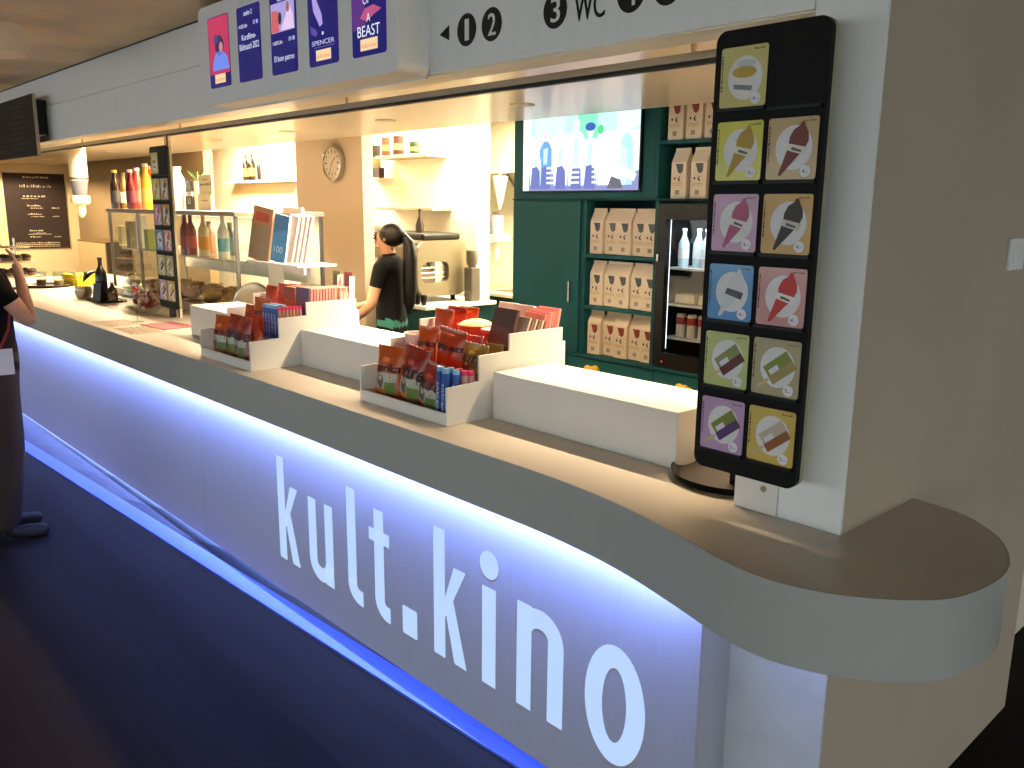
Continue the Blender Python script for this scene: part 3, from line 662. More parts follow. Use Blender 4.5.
for i in range(3):
    o = MB().prism([(-.07, 0), (.07, 0), (.06, .055), (-.06, .055)], 'y', -.05, .05).build('snack_box', K((214, 196, 166), .6), bevel=.004, loc=(-2.89 + .16 * i, 4.05, .8575 + .361))
    tag(o, 'cream packed snack box on the middle fridge shelf, %s from the left' % ('first', 'second', 'third')[i], 'box', 'snack boxes in the fridge')
o = MB().box(-.07, .07, -.05, .05, 0, .085).build('cake_box', K((196, 170, 138), .6), bevel=.004, loc=(-2.72, 4.24, .8575 + .361)); tag(o, 'tan cake box at the back of the middle fridge shelf', 'box')
# yellow cloths on the drawers
for x, z, lab in ((-3.447, .742, 'yellow cloth bow tied to the drawer handle under the coffee shelves'), (-2.755, .725, 'yellow cloth hanging on the drawer below the fridge')):
    t = thing('yellow_cloth', lab, 'cloth', (x, 3.862, z)); mb = MB()
    for a in (-.035, 0, .03): mb.ball((a, rnd.uniform(-.008, 0), rnd.uniform(.03, .06)), (.028, .016, .024), 10, 6)
    mb.build('knot', K((206, 164, 52), .8, bump=.3, scale=30), t, smooth=True)
    MB().prism([(-.03, -.08), (.0, -.05), (.03, -.075), (.03, .04), (-.03, .04)], 'y', .0165, .03).build('tail', K((206, 164, 52), .8), t)

# ------------------------------------------------------------------ coffee niche
cn = thing('coffee_worktop', 'pale worktop under the coffee machine', 'counter', (-6.2, 4.05, 0))
bx('carcass', 'teal_dark', -.75, .8, .02, .74, 0, .939, cn); bx('top', 'white_laminate', -.77, .82, 0, .745, .94, .97, cn, bevel=.003)
cm = thing('espresso_machine', 'large cream espresso machine with rounded side panel behind the barista', 'coffee machine', (-6.1, 4.12, .9705))
CRM = pm('machine_cream', (104, 94, 70), .35, .03, 3, coat=.2)
def sidepanel(x0, x1):
    o = rrect(.02, .54, .05, .5, .11, 6); hole = rrect(.06, .34, .16, .33, .05, 4)
    k = len(o); mb = MB(); 
    bm = bmesh.new()
    for x in (x0, x1):
        vo = [bm.verts.new((x, a, b)) for a, b in o]; vh = [bm.verts.new((x, a, b)) for a, b in hole]
        eo = [bm.edges.new((vo[i], vo[(i + 1) % k])) for i in range(k)]; kh = len(hole); eh = [bm.edges.new((vh[i], vh[(i + 1) % kh])) for i in range(kh)]
        bmesh.ops.triangle_fill(bm, edges=eo + eh, use_beauty=True)
        if x == x0: a0, h0 = vo, vh
        else:
            for i in range(k): bm.faces.new((a0[i], a0[(i + 1) % k], vo[(i + 1) % k], vo[i]))
            for i in range(kh): bm.faces.new((h0[i], h0[(i + 1) % kh], vh[(i + 1) % kh], vh[i]))
    bm.verts.index_update()
    mb.add([v.co for v in bm.verts], [tuple(v.index for v in f_.verts) for f_ in bm.faces]); bm.free()
    return mb
sidepanel(.46, .50).build('side_panel', CRM, cm, smooth=True); sidepanel(-.50, -.46).build('side_panel', CRM, cm, smooth=True)
bx('body', 'steel', -.459, .459, .22, .52, .08, .46, cm, bevel=.01); bx('front_panel', CRM, -.459, .459, .06, .2199, .34, .46, cm, bevel=.02)
bx('drip_tray', 'black_plastic', -.459, .459, .05, .2199, .06, .10, cm)
bx('cup_rail', 'black_plastic', -.44, .46, .10, .50, .5, .56, cm, bevel=.02)
for x in (-.25, .05, .3):
    g = MB().cyl((x, .14, .27), .035, .07, 16).build('group_head', 'steel', cm, smooth=True)
    MB().tube([(x, .13, .25), (x, .02, .245), (x, -.06, .235)], .014, 8).build('portafilter', 'black_plastic', g, smooth=True)
for z in (.20, .24, .28): MB().tube([(.47, .08, z), (.47, .33, z)], .006, 6).build('rod', 'steel', cm)
for x in (-.45, .4):
    for y in (.1, .46): MB().cyl((x, y, 0), .022, .06, 12).build('foot', 'black_plastic', cm)
for i in range(5):
    t = MB().lathe([(0, 0), (.025, 0), (.04, .05), (.037, .05), (.022, .005), (0, .005)], 14).build('coffee_cup', K((232, 226, 214), .3), smooth=True, loc=(-6.5 + .09 * i, 4.32, .9705 + .5605))
    tag(t, 'white coffee cup on top of the espresso machine, %s of the row' % ('first', 'second', 'third', 'fourth', 'fifth')[i], 'cup', 'cups warming on the machine')
t = thing('syrup_bottle', 'dark pointed bottle standing on the espresso machine', 'bottle', (-5.78, 4.30, .9705 + .5605))
MB().lathe([(0, 0), (.035, 0), (.036, .06), (.012, .13), (.010, .17), (0, .17)], 14).build('bottle', K((36, 30, 20), .3), t, smooth=True); MB().cyl((0, 0, .1702), .012, .02, 10).build('cap', 'black_plastic', t)
t = thing('coffee_grinder', 'grey coffee grinder standing beside the espresso machine', 'grinder', (-5.49, 4.62, .9705))
bx('base', K((74, 68, 58), .5), -.05, .05, -.05, .05, 0, .28, t, bevel=.01); MB().lathe([(.03, .2805), (.05, .32), (.05, .42), (.0, .42)], 14).build('hopper', K((100, 94, 80), .3), t, smooth=True)
for i, x in enumerate((-5.55, -5.47)):
    t = MB().lathe([(0, 0), (.02, 0), (.03, .08), (.027, .08), (.018, .005), (0, .005)], 12).build('dark_mug', 'black_plastic', smooth=True, loc=(x, 4.10, .9705)); tag(t, 'small dark mug at the worktop edge, %s of two' % ('left', 'right')[i], 'mug', 'dark mugs by the machine')
# wall shelves with jars
for i, (z, x0, x1, lab) in enumerate(((2.19, -6.83, -6.05, 'upper white wall shelf with jars in the coffee niche'), (1.735, -6.86, -5.98, 'lower empty white wall shelf in the coffee niche'))):
    sh = MB().box(x0, x1, 4.58, 4.7995, z - .03, z).build('wall_shelf', K((158, 148, 124), .6), bevel=.004); tag(sh, lab, 'shelf')  # white shelves toned down: the shade on their fronts is in the colour
sh = MB().box(-7.15, -6.86, 4.60, 4.7995, 1.98, 2.0).build('wall_shelf', K((206, 196, 172), .6), bevel=.004); tag(sh, 'small white wall shelf under the dark gold tin', 'shelf')
JAR = [(0, 0), (.04, 0), (.042, .01), (.042, .13), (0, .13)]
def jar(x, y, z, s, col, top, lab):
    t = thing('storage_jar', lab, 'jar', (x, y, z)); MB().lathe([(r * s[0], q * s[1]) for r, q in JAR], 16).build('jar_body', K(col, .4), t, smooth=True)
    MB().cyl((0, 0, .1302 * s[1]), .043 * s[0], .02, 16).build('lid', K(top, .4), t, smooth=True)
    MB().lathe([(.0424 * s[0], .04 * s[1]), (.0428 * s[0], .04 * s[1]), (.0428 * s[0], .09 * s[1]), (.0424 * s[0], .09 * s[1])], 16).build('paper_label', K((120, 104, 60), .6), t)
jar(-6.99, 4.68, 2.0005, (1.4, 2.1), (22, 21, 9), (12, 12, 9), 'tall dark tin with gold pattern left of the jar shelf')
jar(-6.77, 4.66, 2.1905, (1.0, 1.1), (96, 40, 14), (120, 30, 12), 'small orange jar on the upper shelf')
jar(-6.57, 4.66, 2.1905, (1.25, 1.15), (54, 18, 8), (40, 14, 8), 'brown jar on the upper shelf')
jar(-6.33, 4.66, 2.1905, (1.1, .7), (10, 36, 12), (16, 48, 18), 'low green tin on the upper shelf')
o = MB().prism([(-.04, 0), (.04, 0), (.04, .09), (-.04, .09)], 'y', -.03, .03).build('tea_box', K((44, 14, 12), .6), bevel=.002, loc=(-6.885, 4.66, 2.0005)); tag(o, 'small dark red box beside the dark gold tin', 'box')

# ------------------------------------------------------------------ scullery
sk = thing('sink_unit', 'teal fronted sink unit with pale worktop in the scullery', 'sink unit', (-5.6, 5.2, 0))
bx('carcass', 'teal_dark', -1.4, 1.39, .02, .69, 0, .94, sk); bx('worktop', K((206, 196, 160), .4), -1.4, 1.39, 0, .69, .9405, .97, sk, bevel=.003)
MB().prism(rrect(-.45, .25, .12, .55, .06), 'z', .9702, .976).build('sink_rim', 'steel', sk); MB().prism(rrect(-.41, .21, .16, .51, .05), 'z', .9762, .9772).build('basin', K((90, 84, 70), .4), sk)
MB().tube([(-.1, .60, .97), (-.1, .60, 1.12), (-.13, .52, 1.17), (-.32, .30, 1.2)], .012, 8).build('tap', 'steel', sk, smooth=True)
uc = thing('wall_cupboard', 'white wall cupboard above the scullery sink', 'cupboard', (-5.4, 5.45, 2.05))
bx('carcass', 'white_paint', -1.0, 1.0, 0, .449, 0, .5, uc); 
for x0 in (-1.0, -.33, .34): bx('door', 'white_paint', x0 + .003, x0 + .66, -.018, -.0005, 0, .5, uc)
hd = thing('extractor_hood', 'dark slatted extractor hood under the white wall cupboard', 'hood', (-5.6, 5.5, 1.62))
MB().prism([(0, .42), (.38, .0), (.399, .0), (.399, .425), (0, .425)], 'x', -.45, .45).build('hood_body', K((150, 140, 110), .4), hd)
for i in range(9): MB().tube([(-.42 + .1 * i, .005, .41), (-.42 + .1 * i, .36, .016)], .012, 6).build('slat', K((70, 60, 46), .5), hd)
dp = thing('soap_dispenser', 'white wall dispenser with grey tank beside the scullery sink', 'dispenser', (-5.93, 5.28, 1.40))
MB().cyl((0, 0, .1), .07, .17, 20).build('tank', K((120, 122, 128), .3), dp, smooth=True); MB().prism(rrect(-.085, .085, .03, .0995, .02), 'y', -.07, .09).build('holder', K((226, 220, 200), .5), dp)
MB().lathe([(.02, -.13), (.035, -.05), (.04, .0295), (0, .0295)], 14).build('nozzle', K((222, 214, 190), .5), dp, smooth=True); bx('arm', 'steel', -.06, -.04, .0, .08, .2701, .30, dp)
bx('wall_bracket', 'steel', -.02, .02, .0905, .61, .04, .06, dp)
pc = thing('paper_cone', 'white paper cone hanging point down beneath the wall cupboard', 'paper cone', (-6.02, 5.40, 1.72))
MB().lathe([(.006, 0), (.03, .08), (.075, .30), (.0, .30)], 18).build('cone', K((240, 236, 224), .6), pc, smooth=True); MB().cyl((0, 0, .3005), .02, .027, 8).build('hook', 'steel', pc)
# ------------------------------------------------------------------ snack stands
NTH = ['first', 'second', 'third', 'fourth', 'fifth', 'sixth', 'seventh', 'eighth', 'ninth', 'tenth', 'eleventh', 'twelfth', 'thirteenth', 'fourteenth']
def stand(loc, label):
    t = thing('snack_stand', label, 'display stand', loc, 0, 'stepped white snack stands')
    prof = [(0, 0), (0, .13), (.14, .134), (.14, .222), (.28, .225), (.28, .285), (.545, .286), (.545, .233), (.56, .233), (.56, 0)]
    for x in (-.262, .254): MB().prism(prof, 'x', x, x + .008).build('side_panel', 'white_laminate', t, bevel=.001)
    a, b = -.2539, .2539
    bx('front_lip', 'white_laminate', a, b, 0, .008, 0, .042, t); bx('tier_floor', 'white_laminate', a, b, .0081, .139, 0, .008, t)
    bx('riser', 'white_laminate', a, b, .1395, .147, 0, .12, t); bx('tier_floor', 'white_laminate', a, b, .1475, .279, .112, .12, t)
    bx('riser', 'white_laminate', a, b, .2795, .287, .112, .19, t); bx('tier_floor', 'white_laminate', a, b, .2875, .544, .182, .19, t)
    bx('back_panel', 'white_laminate', a, b, .5445, .552, 0, .233, t)
    return t
SA = (-2.43, 1.715, HT + .0005); SB = (-3.733, 1.658, HT + .0005)
stand(SA, 'white stepped snack stand nearer the menu board, with white tub and yellow packet')
stand(SB, 'white stepped snack stand farther from the menu board, with many sweet rolls')
T1, T2, T3 = .0085, .1205, .1905
GRP = 'snacks in the stepped stands'
def chip_bag(S0, x, y, z, w_, h_, d_, col, patchcol, word, label, rz=0, tilt=-.12, wordcol=(20, 18, 20), roll=0, seed=0, name='crisp_bag', cat='crisp bag'):
    t = thing(name, label, cat, (S0[0] + x, S0[1] + y, S0[2] + z), 0, GRP, rot=(tilt, roll, rz))
    rg = random.Random(seed); ph = rg.uniform(0, 6)
    s = .011
    def th(u, v):      # half thickness at u in -1..1, v in 0..h
        if v <= s or v >= h_ - s: return .0012
        q = (v - s) / (h_ - 2 * s)
        e = max(0, 1 - abs(u) ** 3) * (math.sin(PI * q ** .8) ** .55)
        return .0012 + d_ / 2 * e * (1 + .10 * math.sin(7 * u + ph) * math.sin(9 * q + ph))
    def ww(v): 
        q = v / h_; return w_ / 2 * (1 - .10 * math.sin(PI * q))
    nu, nv = 14, 16; vs = []; fs = []
    for sd in (-1, 1):
        for j in range(nv + 1):
            v = h_ * j / nv
            for i in range(nu + 1):
                u = -1 + 2 * i / nu; zz = v + (.003 * ((i % 2) - .5) if j == nv else 0)
                vs.append((u * ww(v), sd * th(u, v), max(0, zz)))
    k = (nu + 1) * (nv + 1)
    for b0 in (0, k):
        for j in range(nv):
            for i in range(nu):
                a = b0 + j * (nu + 1) + i; fs.append((a, a + 1, a + nu + 2, a + nu + 1))
    for j in range(nv):
        for i in (0, nu):
            a = j * (nu + 1) + i; fs.append((a, a + nu + 1, k + a + nu + 1, k + a))
    for i in range(nu): fs.append((i, i + 1, k + i + 1, k + i)); a = nv * (nu + 1) + i; fs.append((a, a + 1, k + a + 1, k + a))
    MB().add(vs, fs).build('foil', K(col, .28, spec=.6), t, smooth=True)
    def fn(off): return lambda x_, v: (x_, -th(max(-1, min(1, x_ / ww(v))), v) - off, v)
    def surf_patch(nm, x0, x1, v0, v1, c, off=.0008, rough=.4, ell=False):
        g = []; n1, n2 = 8, 8; f = fn(off); vs2 = []; fs2 = []
        for j in range(n2 + 1):
            for i in range(n1 + 1):
                a, b = -1 + 2 * i / n1, -1 + 2 * j / n2
                if ell: a, b = a * math.sqrt(1 - b * b / 2), b * math.sqrt(1 - a * a / 2)
                vs2.append(f((x0 + x1) / 2 + a * (x1 - x0) / 2, (v0 + v1) / 2 + b * (v1 - v0) / 2))
        for j in range(n2):
            for i in range(n1): q = j * (n1 + 1) + i; fs2.append((q, q + 1, q + n1 + 2, q + n1 + 1))
        MB().add(vs2, fs2).build(nm, K(c, rough), t, smooth=True, fix=False)
    if patchcol:
        surf_patch('printed_panel', -w_ * .40, w_ * .38, h_ * .12, h_ * .50, patchcol, .0008)
        surf_patch('printed_picture', -w_ * .20, w_ * .02, h_ * .20, h_ * .47, (96, 84, 76), .0014, ell=True)
        surf_patch('printed_picture', -w_ * .13, -w_ * .03, h_ * .36, h_ * .45, (190, 160, 140), .0018, ell=True)
        surf_patch('printed_picture', w_ * .06, w_ * .37, h_ * .13, h_ * .34, (110, 130, 60), .0016)
        surf_patch('printed_picture', -w_ * .40, w_ * .04, h_ * .12, h_ * .20, (200, 110, 40), .0018)
        surf_patch('crest', -w_ * .12, w_ * .16, h_ * .70, h_ * .80, tuple(min(255, v + 50) for v in col), .0012, ell=True)
    if word: text(text(MB(), word, -w_ * .44, h_ * .47, w_ * .86, h_ * .21, fn(.0022), shear=w_ * .05), word, -w_ * .425, h_ * .475, w_ * .86, h_ * .21, fn(.0026), shear=w_ * .05).build('lettering', K(wordcol, .5), t, fix=False)
    return t
OR, RD, PC = (196, 84, 26), (150, 34, 22), (176, 184, 166)
# nearer stand, front tier
chip_bag(SA, -.175, .066, T1, .145, .20, .066, OR, PC, 'paprika', 'orange crisp bag lettered paprika at the front left of the nearer stand', rz=.12, seed=1)
chip_bag(SA, -.04, .072, T1, .155, .215, .07, RD, PC, 'nature', 'red crisp bag lettered nature, front middle of the nearer stand', rz=-.05, roll=.10, seed=2)
chip_bag(SA, .085, .062, T1, .145, .175, .066, RD, PC, 'nature', 'red crisp bag beside the blue rolls at the front of the nearer stand', rz=-.12, roll=.10, seed=3)
chip_bag(SA, .115, .117, T1, .10, .155, .03, (214, 92, 60), None, None, 'glossy orange packet behind the blue rolls of the nearer stand', rz=.05, seed=4, tilt=-.02, name='snack_packet', cat='snack packet')
# nearer stand, second tier
chip_bag(SA, -.125, .205, T2, .105, .155, .05, OR, None, 'paprika', 'orange crisp bag at the second tier beside the white tub', rz=.1, seed=5)
chip_bag(SA, .0, .215, T2, .17, .16, .065, (178, 60, 24), None, 'paprika nuts', 'wide orange red nut bag at the middle of the nearer stand', rz=-.05, seed=6, roll=.06)
chip_bag(SA, .155, .205, T2, .15, .125, .055, (150, 112, 36), (96, 84, 30), 'nuts', 'yellow brown nut packet on the right of the nearer stand', rz=-.1, seed=7, name='nut_packet', cat='nut packet')
chip_bag(SA, .205, .255, T2, .09, .125, .03, (120, 96, 30), None, None, 'dark yellow packet at the second tier\'s right end of the nearer stand', rz=.1, seed=8, tilt=-.05, name='nut_packet', cat='nut packet')
chip_bag(SA, .08, .262, T2, .12, .14, .03, (180, 56, 52), None, None, 'red packet standing behind the nut bags of the nearer stand', rz=.05, seed=9, tilt=-.03, name='snack_packet', cat='snack packet')
t = thing('plastic_tub', 'white plastic tub at the left of the nearer stand', 'tub', (SA[0] - .205, SA[1] + .225, SA[2] + T2), 0)
MB().lathe([(0, 0), (.036, 0), (.047, .115), (.050, .115), (.050, .122), (.044, .122), (.034, .006), (0, .006)], 28).build('tub_body', K((224, 214, 208), .4), t, smooth=True)
# nearer stand, top tier
t = thing('bread_basket', 'red basket with pale crisp rolls on the top tier of the nearer stand', 'basket', (SA[0] - .06, SA[1] + .40, SA[2] + T3))
MB().lathe([(0, 0), (.06, 0), (.075, .085), (.071, .085), (.056, .006), (0, .006)], 24).build('basket_body', K((190, 62, 36), .6), t, smooth=True)
mb = MB(); mb.ball((0, 0, .075), (.07, .07, .03), 16, 8); mb.build('filling', K((226, 204, 140), .8, bump=.4, scale=60), t, smooth=True)
t = thing('pink_tin', 'round pink tin behind the dark packet on the nearer stand', 'tin', (SA[0] + .065, SA[1] + .385, SA[2] + T3)); MB().cyl((0, 0, 0), .05, .07, 28).build('tin_body', K((178, 62, 66), .4), t, smooth=True); MB().cyl((0, 0, .0702), .052, .012, 28).build('lid', K((196, 84, 84), .4), t, smooth=True)
def packet(S0, x, y, z, w_, h_, d_, col, col2, label, rz=0, tilt=-.1, group=GRP, name='sweet_packet', cat='sweet packet'):
    t = thing(name, label, cat, (S0[0] + x, S0[1] + y, S0[2] + z), 0, group, rot=(tilt, 0, rz))
    bx('carton', K(col, .5), -w_ / 2, w_ / 2, -d_ / 2, d_ / 2, 0, h_, t, bevel=.001)
    MB().flat([(-w_ * .42, h_ * .2), (w_ * .42, h_ * .2), (w_ * .42, h_ * .62), (-w_ * .42, h_ * .62)], 'y', -d_ / 2 - .0006).build('printed_panel', K(col2, .5), t, fix=False)
    return t
packet(SA, .165, .31, T3, .135, .175, .014, (62, 28, 26), (88, 40, 34), 'dark brown chocolate packet at the front of the nearer stand\'s top tier', rz=-.1, tilt=-.25)
for i in range(6):
    packet(SA, .195, .345 + i * .017, T3, .11, .150 - .004 * i, .008, [(190, 176, 160), (120, 86, 70)][i % 2], (150, 60, 60), 'slim striped packet behind the dark chocolate packet, %s of the row' % NTH[i], rz=-.1, tilt=-.35)
for i in range(6):
    packet(SA, .185, .45 + i * .014, T3, .12, .150 + .003 * i, .010, [(204, 112, 108), (190, 92, 88), (212, 136, 126)][i % 3], (222, 190, 180), 'pink packet at the back right of the nearer stand, %s of the row' % NTH[i], rz=-.1, tilt=-.2)
packet(SA, .06, .50, T3, .11, .165, .02, (226, 206, 196), (206, 160, 150), 'pale pink box at the back middle of the nearer stand', tilt=-.3)
packet(SA, -.05, .515, T3, .11, .165, .02, (236, 230, 216), (214, 206, 190), 'white box at the back left of the nearer stand', tilt=-.35)
def roll(S0, x, y, z, col, cap, label, h_=.15, tilt=(0, 0), r=.013):
    t = thing('sweet_roll', label, 'sweet roll', (S0[0] + x, S0[1] + y, S0[2] + z), 0, 'sweet rolls in the snack stands', rot=(tilt[0], tilt[1], 0))
    MB().cyl((0, 0, 0), r, h_ - .016, 14).build('tube', K(col, .3), t, smooth=True)
    MB().lathe([(r * .98, h_ - .0158), (r * 1.02, h_ - .012), (r * .9, h_), (0, h_)], 14).build('cap', K(cap, .3), t, smooth=True)
    mb = MB()
    vs, fs, a, b, c_, d_ = tgeo('mentos')
    mb.add([(1.03 * r * math.sin((y_ - c_) / (d_ - c_) * 1.3 - .65), -1.03 * r * math.cos((y_ - c_) / (d_ - c_) * 1.3 - .65), .02 + (x_ - a) / (b - a) * (h_ * .6)) for x_, y_, z_ in vs], fs)
    mb.build('lettering', K((226, 230, 236), .5), t, fix=False)
BL, PK, DR = ((38, 84, 172), (120, 176, 226)), ((186, 150, 150), (206, 44, 104)), ((96, 22, 30), (150, 30, 60))
for i, (x, y, cc, lab) in enumerate(((.165, .045, BL, 'blue sweet roll nearest the front lip of the nearer stand'), (.200, .040, BL, 'leaning blue sweet roll at the front right of the nearer stand'), (.190, .075, BL, 'blue sweet roll, second row of the nearer stand'), (.221, .072, BL, 'blue sweet roll, second row right of the nearer stand'),
                         (.200, .105, DR, 'dark red sweet roll at the back of the nearer stand\'s front tier'), (.226, .103, PK, 'pink capped sweet roll at the right wall of the nearer stand'), (.232, .128, PK, 'pink capped sweet roll in the back corner of the nearer stand\'s front tier'))):
    roll(SA, x, y, T1, *cc, lab, .178 - .003 * i, tilt=(0, .04 if i < 2 else 0))
# farther stand, front tier
chip_bag(SB, -.175, .066, T1, .145, .19, .066, OR, PC, 'paprika', 'orange crisp bag at the front left of the farther stand', rz=.12, seed=11)
chip_bag(SB, -.06, .07, T1, .135, .205, .062, RD, PC, 'nature', 'red crisp bag, second from left at the front of the farther stand', rz=-.03, seed=12)
chip_bag(SB, .06, .062, T1, .15, .205, .068, RD, PC, 'nature', 'red crisp bag with white crest, third from left at the front of the farther stand', rz=-.1, seed=13)
chip_bag(SB, .175, .07, T1, .10, .16, .05, (196, 72, 30), PC, None, 'small orange crisp bag at the front right of the farther stand', rz=-.3, seed=14, roll=.1)
# farther stand, second tier
chip_bag(SB, -.03, .20, T2, .17, .165, .055, (206, 88, 22), None, 'paprika', 'orange crisp bag standing at the second tier of the farther stand', rz=0, seed=15)
chip_bag(SB, -.17, .21, T2, .11, .12, .04, (176, 54, 26), None, None, 'red orange bag at the left of the farther stand\'s second tier', seed=16, name='snack_packet', cat='snack packet')
chip_bag(SB, .07, .255, T2, .15, .115, .03, (160, 44, 22), None, None, 'dark red packet behind the sweet rolls of the farther stand', seed=17, tilt=-.03, name='snack_packet', cat='snack packet')
for j in range(2):
    for i in range(5): roll(SB, .075 + .027 * i, .175 + .032 * j, T2, *BL, 'blue capped sweet roll, %s from left in the %s blue row of the farther stand' % (NTH[i], ('front', 'back')[j]), .15)
for i in range(7): roll(SB, .238, .160 + .017 * i, T2, *[((170, 120, 130), (206, 40, 96)), ((150, 116, 60), (204, 44, 110))][i % 2], 'pink capped sweet roll along the right wall of the farther stand, %s from the front' % NTH[i], .148, r=.0085)
# tall packets at the left of both top tiers
for S0, nm in ((SA, 'nearer'), (SB, 'farther')):
    chip_bag(S0, -.19, .335, T3, .12, .135, .04, (188, 74, 34), None, None, 'red orange packet at the left front of the %s stand\'s top tier' % nm, seed=21, name='snack_packet', cat='snack packet')
    chip_bag(S0, -.19, .40, T3, .12, .14, .035, (170, 50, 30), None, None, 'red packet second from front at the left of the %s stand\'s top tier' % nm, seed=22, name='snack_packet', cat='snack packet')
    chip_bag(S0, -.19, .46, T3, .12, .135, .035, (196, 96, 50), None, None, 'orange packet third from front at the left of the %s stand\'s top tier' % nm, seed=23, name='snack_packet', cat='snack packet')
    if S0 is SB: chip_bag(S0, -.06, .33, T3, .12, .115, .04, (180, 66, 30), None, None, 'red orange packet in the middle of the farther stand\'s top tier', seed=24, name='snack_packet', cat='snack packet')
# farther stand, top tier
packet(SB, .19, .30, T3, .12, .155, .008, (104, 84, 110), (140, 70, 90), 'purple printed packet leading the pink row of the farther stand', tilt=-.06)
for i in range(14):
    packet(SB, .193, .313 + i * .0155 + (.012 if i > 8 else 0), T3, .115, .150, .011, [(214, 150, 140), (204, 132, 124), (222, 166, 150)][i % 3], (200, 90, 90), 'pink sweet packet in the top row of the farther stand, %s from the front' % NTH[i], tilt=-.05)
for i in range(5):
    packet(SB, .03, .32 + i * .02, T3, .11, .145, .012, [(150, 70, 50), (116, 84, 60)][i % 2], (190, 120, 80), 'brown packet on the left of the farther stand\'s top tier, %s from the front' % NTH[i], tilt=-.05)
for x, c1, c2, lab in ((.10, (130, 136, 104), (96, 110, 78), 'green leaflet'), (.205, (176, 84, 92), (120, 70, 100), 'pink leaflet')):
    t = thing('leaflet_holder', 'clear leaflet holder with %s at the back of the farther stand' % lab, 'leaflet holder', (SB[0] + x, SB[1] + .535, SB[2] + T3 + .0), 0, rot=(-.05, 0, 0))
    bx('leaflet', K(c1, .6), -.035, .035, -.004, -.002, .10, .215, t); bx('print', K(c2, .6), -.025, .025, -.0048, -.0041, .13, .2, t); bx('clear_back', 'pane', -.045, .05, -.0018, .0002, 0, .20, t); bx('clear_side', K((230, 220, 208), .3), .0501, .053, -.03, .0, 0, .20, t)
t = thing('clear_divider', 'low clear acrylic divider at the back right corner of the farther stand', 'divider', (SB[0] + .235, SB[1] + .53, SB[2] + T3)); bx('plate', K((232, 216, 196), .2), -.015, .012, -.06, -.056, .03, .125, t); bx('upright', K((236, 224, 208), .2), .0121, .015, -.06, .01, 0, .13, t)
# ------------------------------------------------------------------ glass pastry cabinet at the left
VX0, VX1 = -7.22, -4.97
vt = thing('glass_pastry_cabinet', 'long glass pastry cabinet standing on the counter behind the slim post', 'display case', ((VX0 + VX1) / 2, 2.32, HT + .0005))
hw = (VX1 - VX0) / 2; VH = .672
bx('base', K((176, 160, 128), .4), -hw, hw, 0, .6, 0, .055, vt, bevel=.004); bx('tray_floor', 'steel', -hw + .02, hw - .02, .02, .58, .0552, .06, vt)
bx('top_plate', K((132, 120, 104), .35), -hw - .01, hw + .02, -.01, .6, VH - .03, VH, vt, bevel=.004)
bx('front_glass', 'pane', -hw + .02, hw - .02, .004, .010, .0605, VH - .0305, vt); bx('end_glass', 'pane', -hw + .004, -hw + .010, .03, .58, .0605, VH - .0305, vt); bx('end_glass', 'pane', hw - .010, hw - .004, .03, .58, .0605, VH - .0305, vt)
for x in (-hw, -hw + .62, hw - .02): bx('post', 'brushed_alu', x, x + .02, .0, .02, .0605, VH - .0305, vt)
for x in (-hw, hw - .02): bx('post', 'brushed_alu', x, x + .02, .58, .6, .0605, VH - .0305, vt)
MB().prism([(-hw + .03, .12), (-hw + .1, .05), (.1, .03), (hw - .1, .03), (hw - .03, .06), (hw - .02, .12), (hw - .02, .55), (-hw + .03, .55)], 'z', .362, .374).build('glass_shelf', K((222, 206, 176), .15), vt, bevel=.003)
bx('back_panel', 'bright_wall', -hw + .021, hw - .021, .585, .598, .2, VH - .0305, vt)
bx('light_tube', 'lamp_glow', -hw + .1, hw - .1, .5, .52, VH - .05, VH - .031, vt)
area('cabinet_lamp', ((VX0 + VX1) / 2, 2.72, HT + VH - .055), (0, 0, 0), 2.2, .04, 9, (1, .84, .58))
VY = 2.32; VC = (VX0 + VX1) / 2
def bottle(name, label, x, y, z, h_, r, col, lab, cap, group, mat=None, neck=.36):
    t = thing(name, label, 'bottle', (x, y, z), 0, group)
    MB().lathe([(0, 0), (r, 0), (r, h_ * .58), (r * .85, h_ * .66), (r * neck, h_ * .80), (r * neck * .94, h_ * .93), (0, h_ * .93)], 18).build('bottle', mat or K(col, .2), t, smooth=True)
    MB().cyl((0, 0, h_ * .9302), r * neck * 1.1, h_ * .07, 12).build('cap', K(cap, .4), t, smooth=True)
    if lab: MB().lathe([(r * 1.01, h_ * .16), (r * 1.02, h_ * .16), (r * 1.02, h_ * .46), (r * 1.01, h_ * .46)], 18).build('paper_label', K(lab, .6), t, smooth=True)
    return t
ztop = HT + VH + .001
for i, (px, h_, col, lab, cap, nm) in enumerate(((116.5, .295, (44, 28, 18), (60, 62, 66), (214, 196, 80), 'dark brown bottle with yellow neck'), (124.5, .275, (96, 70, 20), (216, 206, 170), (50, 40, 26), 'amber bottle with pale label'), (132, .29, (90, 18, 18), (96, 40, 60), (224, 210, 196), 'dark red juice bottle'),
                         (139, .305, (190, 66, 50), (200, 96, 70), (236, 220, 206), 'coral juice bottle'), (147.5, .325, (226, 160, 34), (232, 176, 70), (236, 226, 214), 'bright yellow juice bottle'), (153.5, .31, (204, 92, 50), (214, 120, 90), (232, 220, 206), 'orange juice bottle'))):
    p = at_y(px, 205, 2.38 + .06 * (i % 2))
    bottle('juice_bottle', nm + ' standing on the glass pastry cabinet', p.x, 2.38 + .06 * (i % 2), ztop, h_, .037, col, lab, cap, 'bottles on the pastry cabinet', neck=.5)
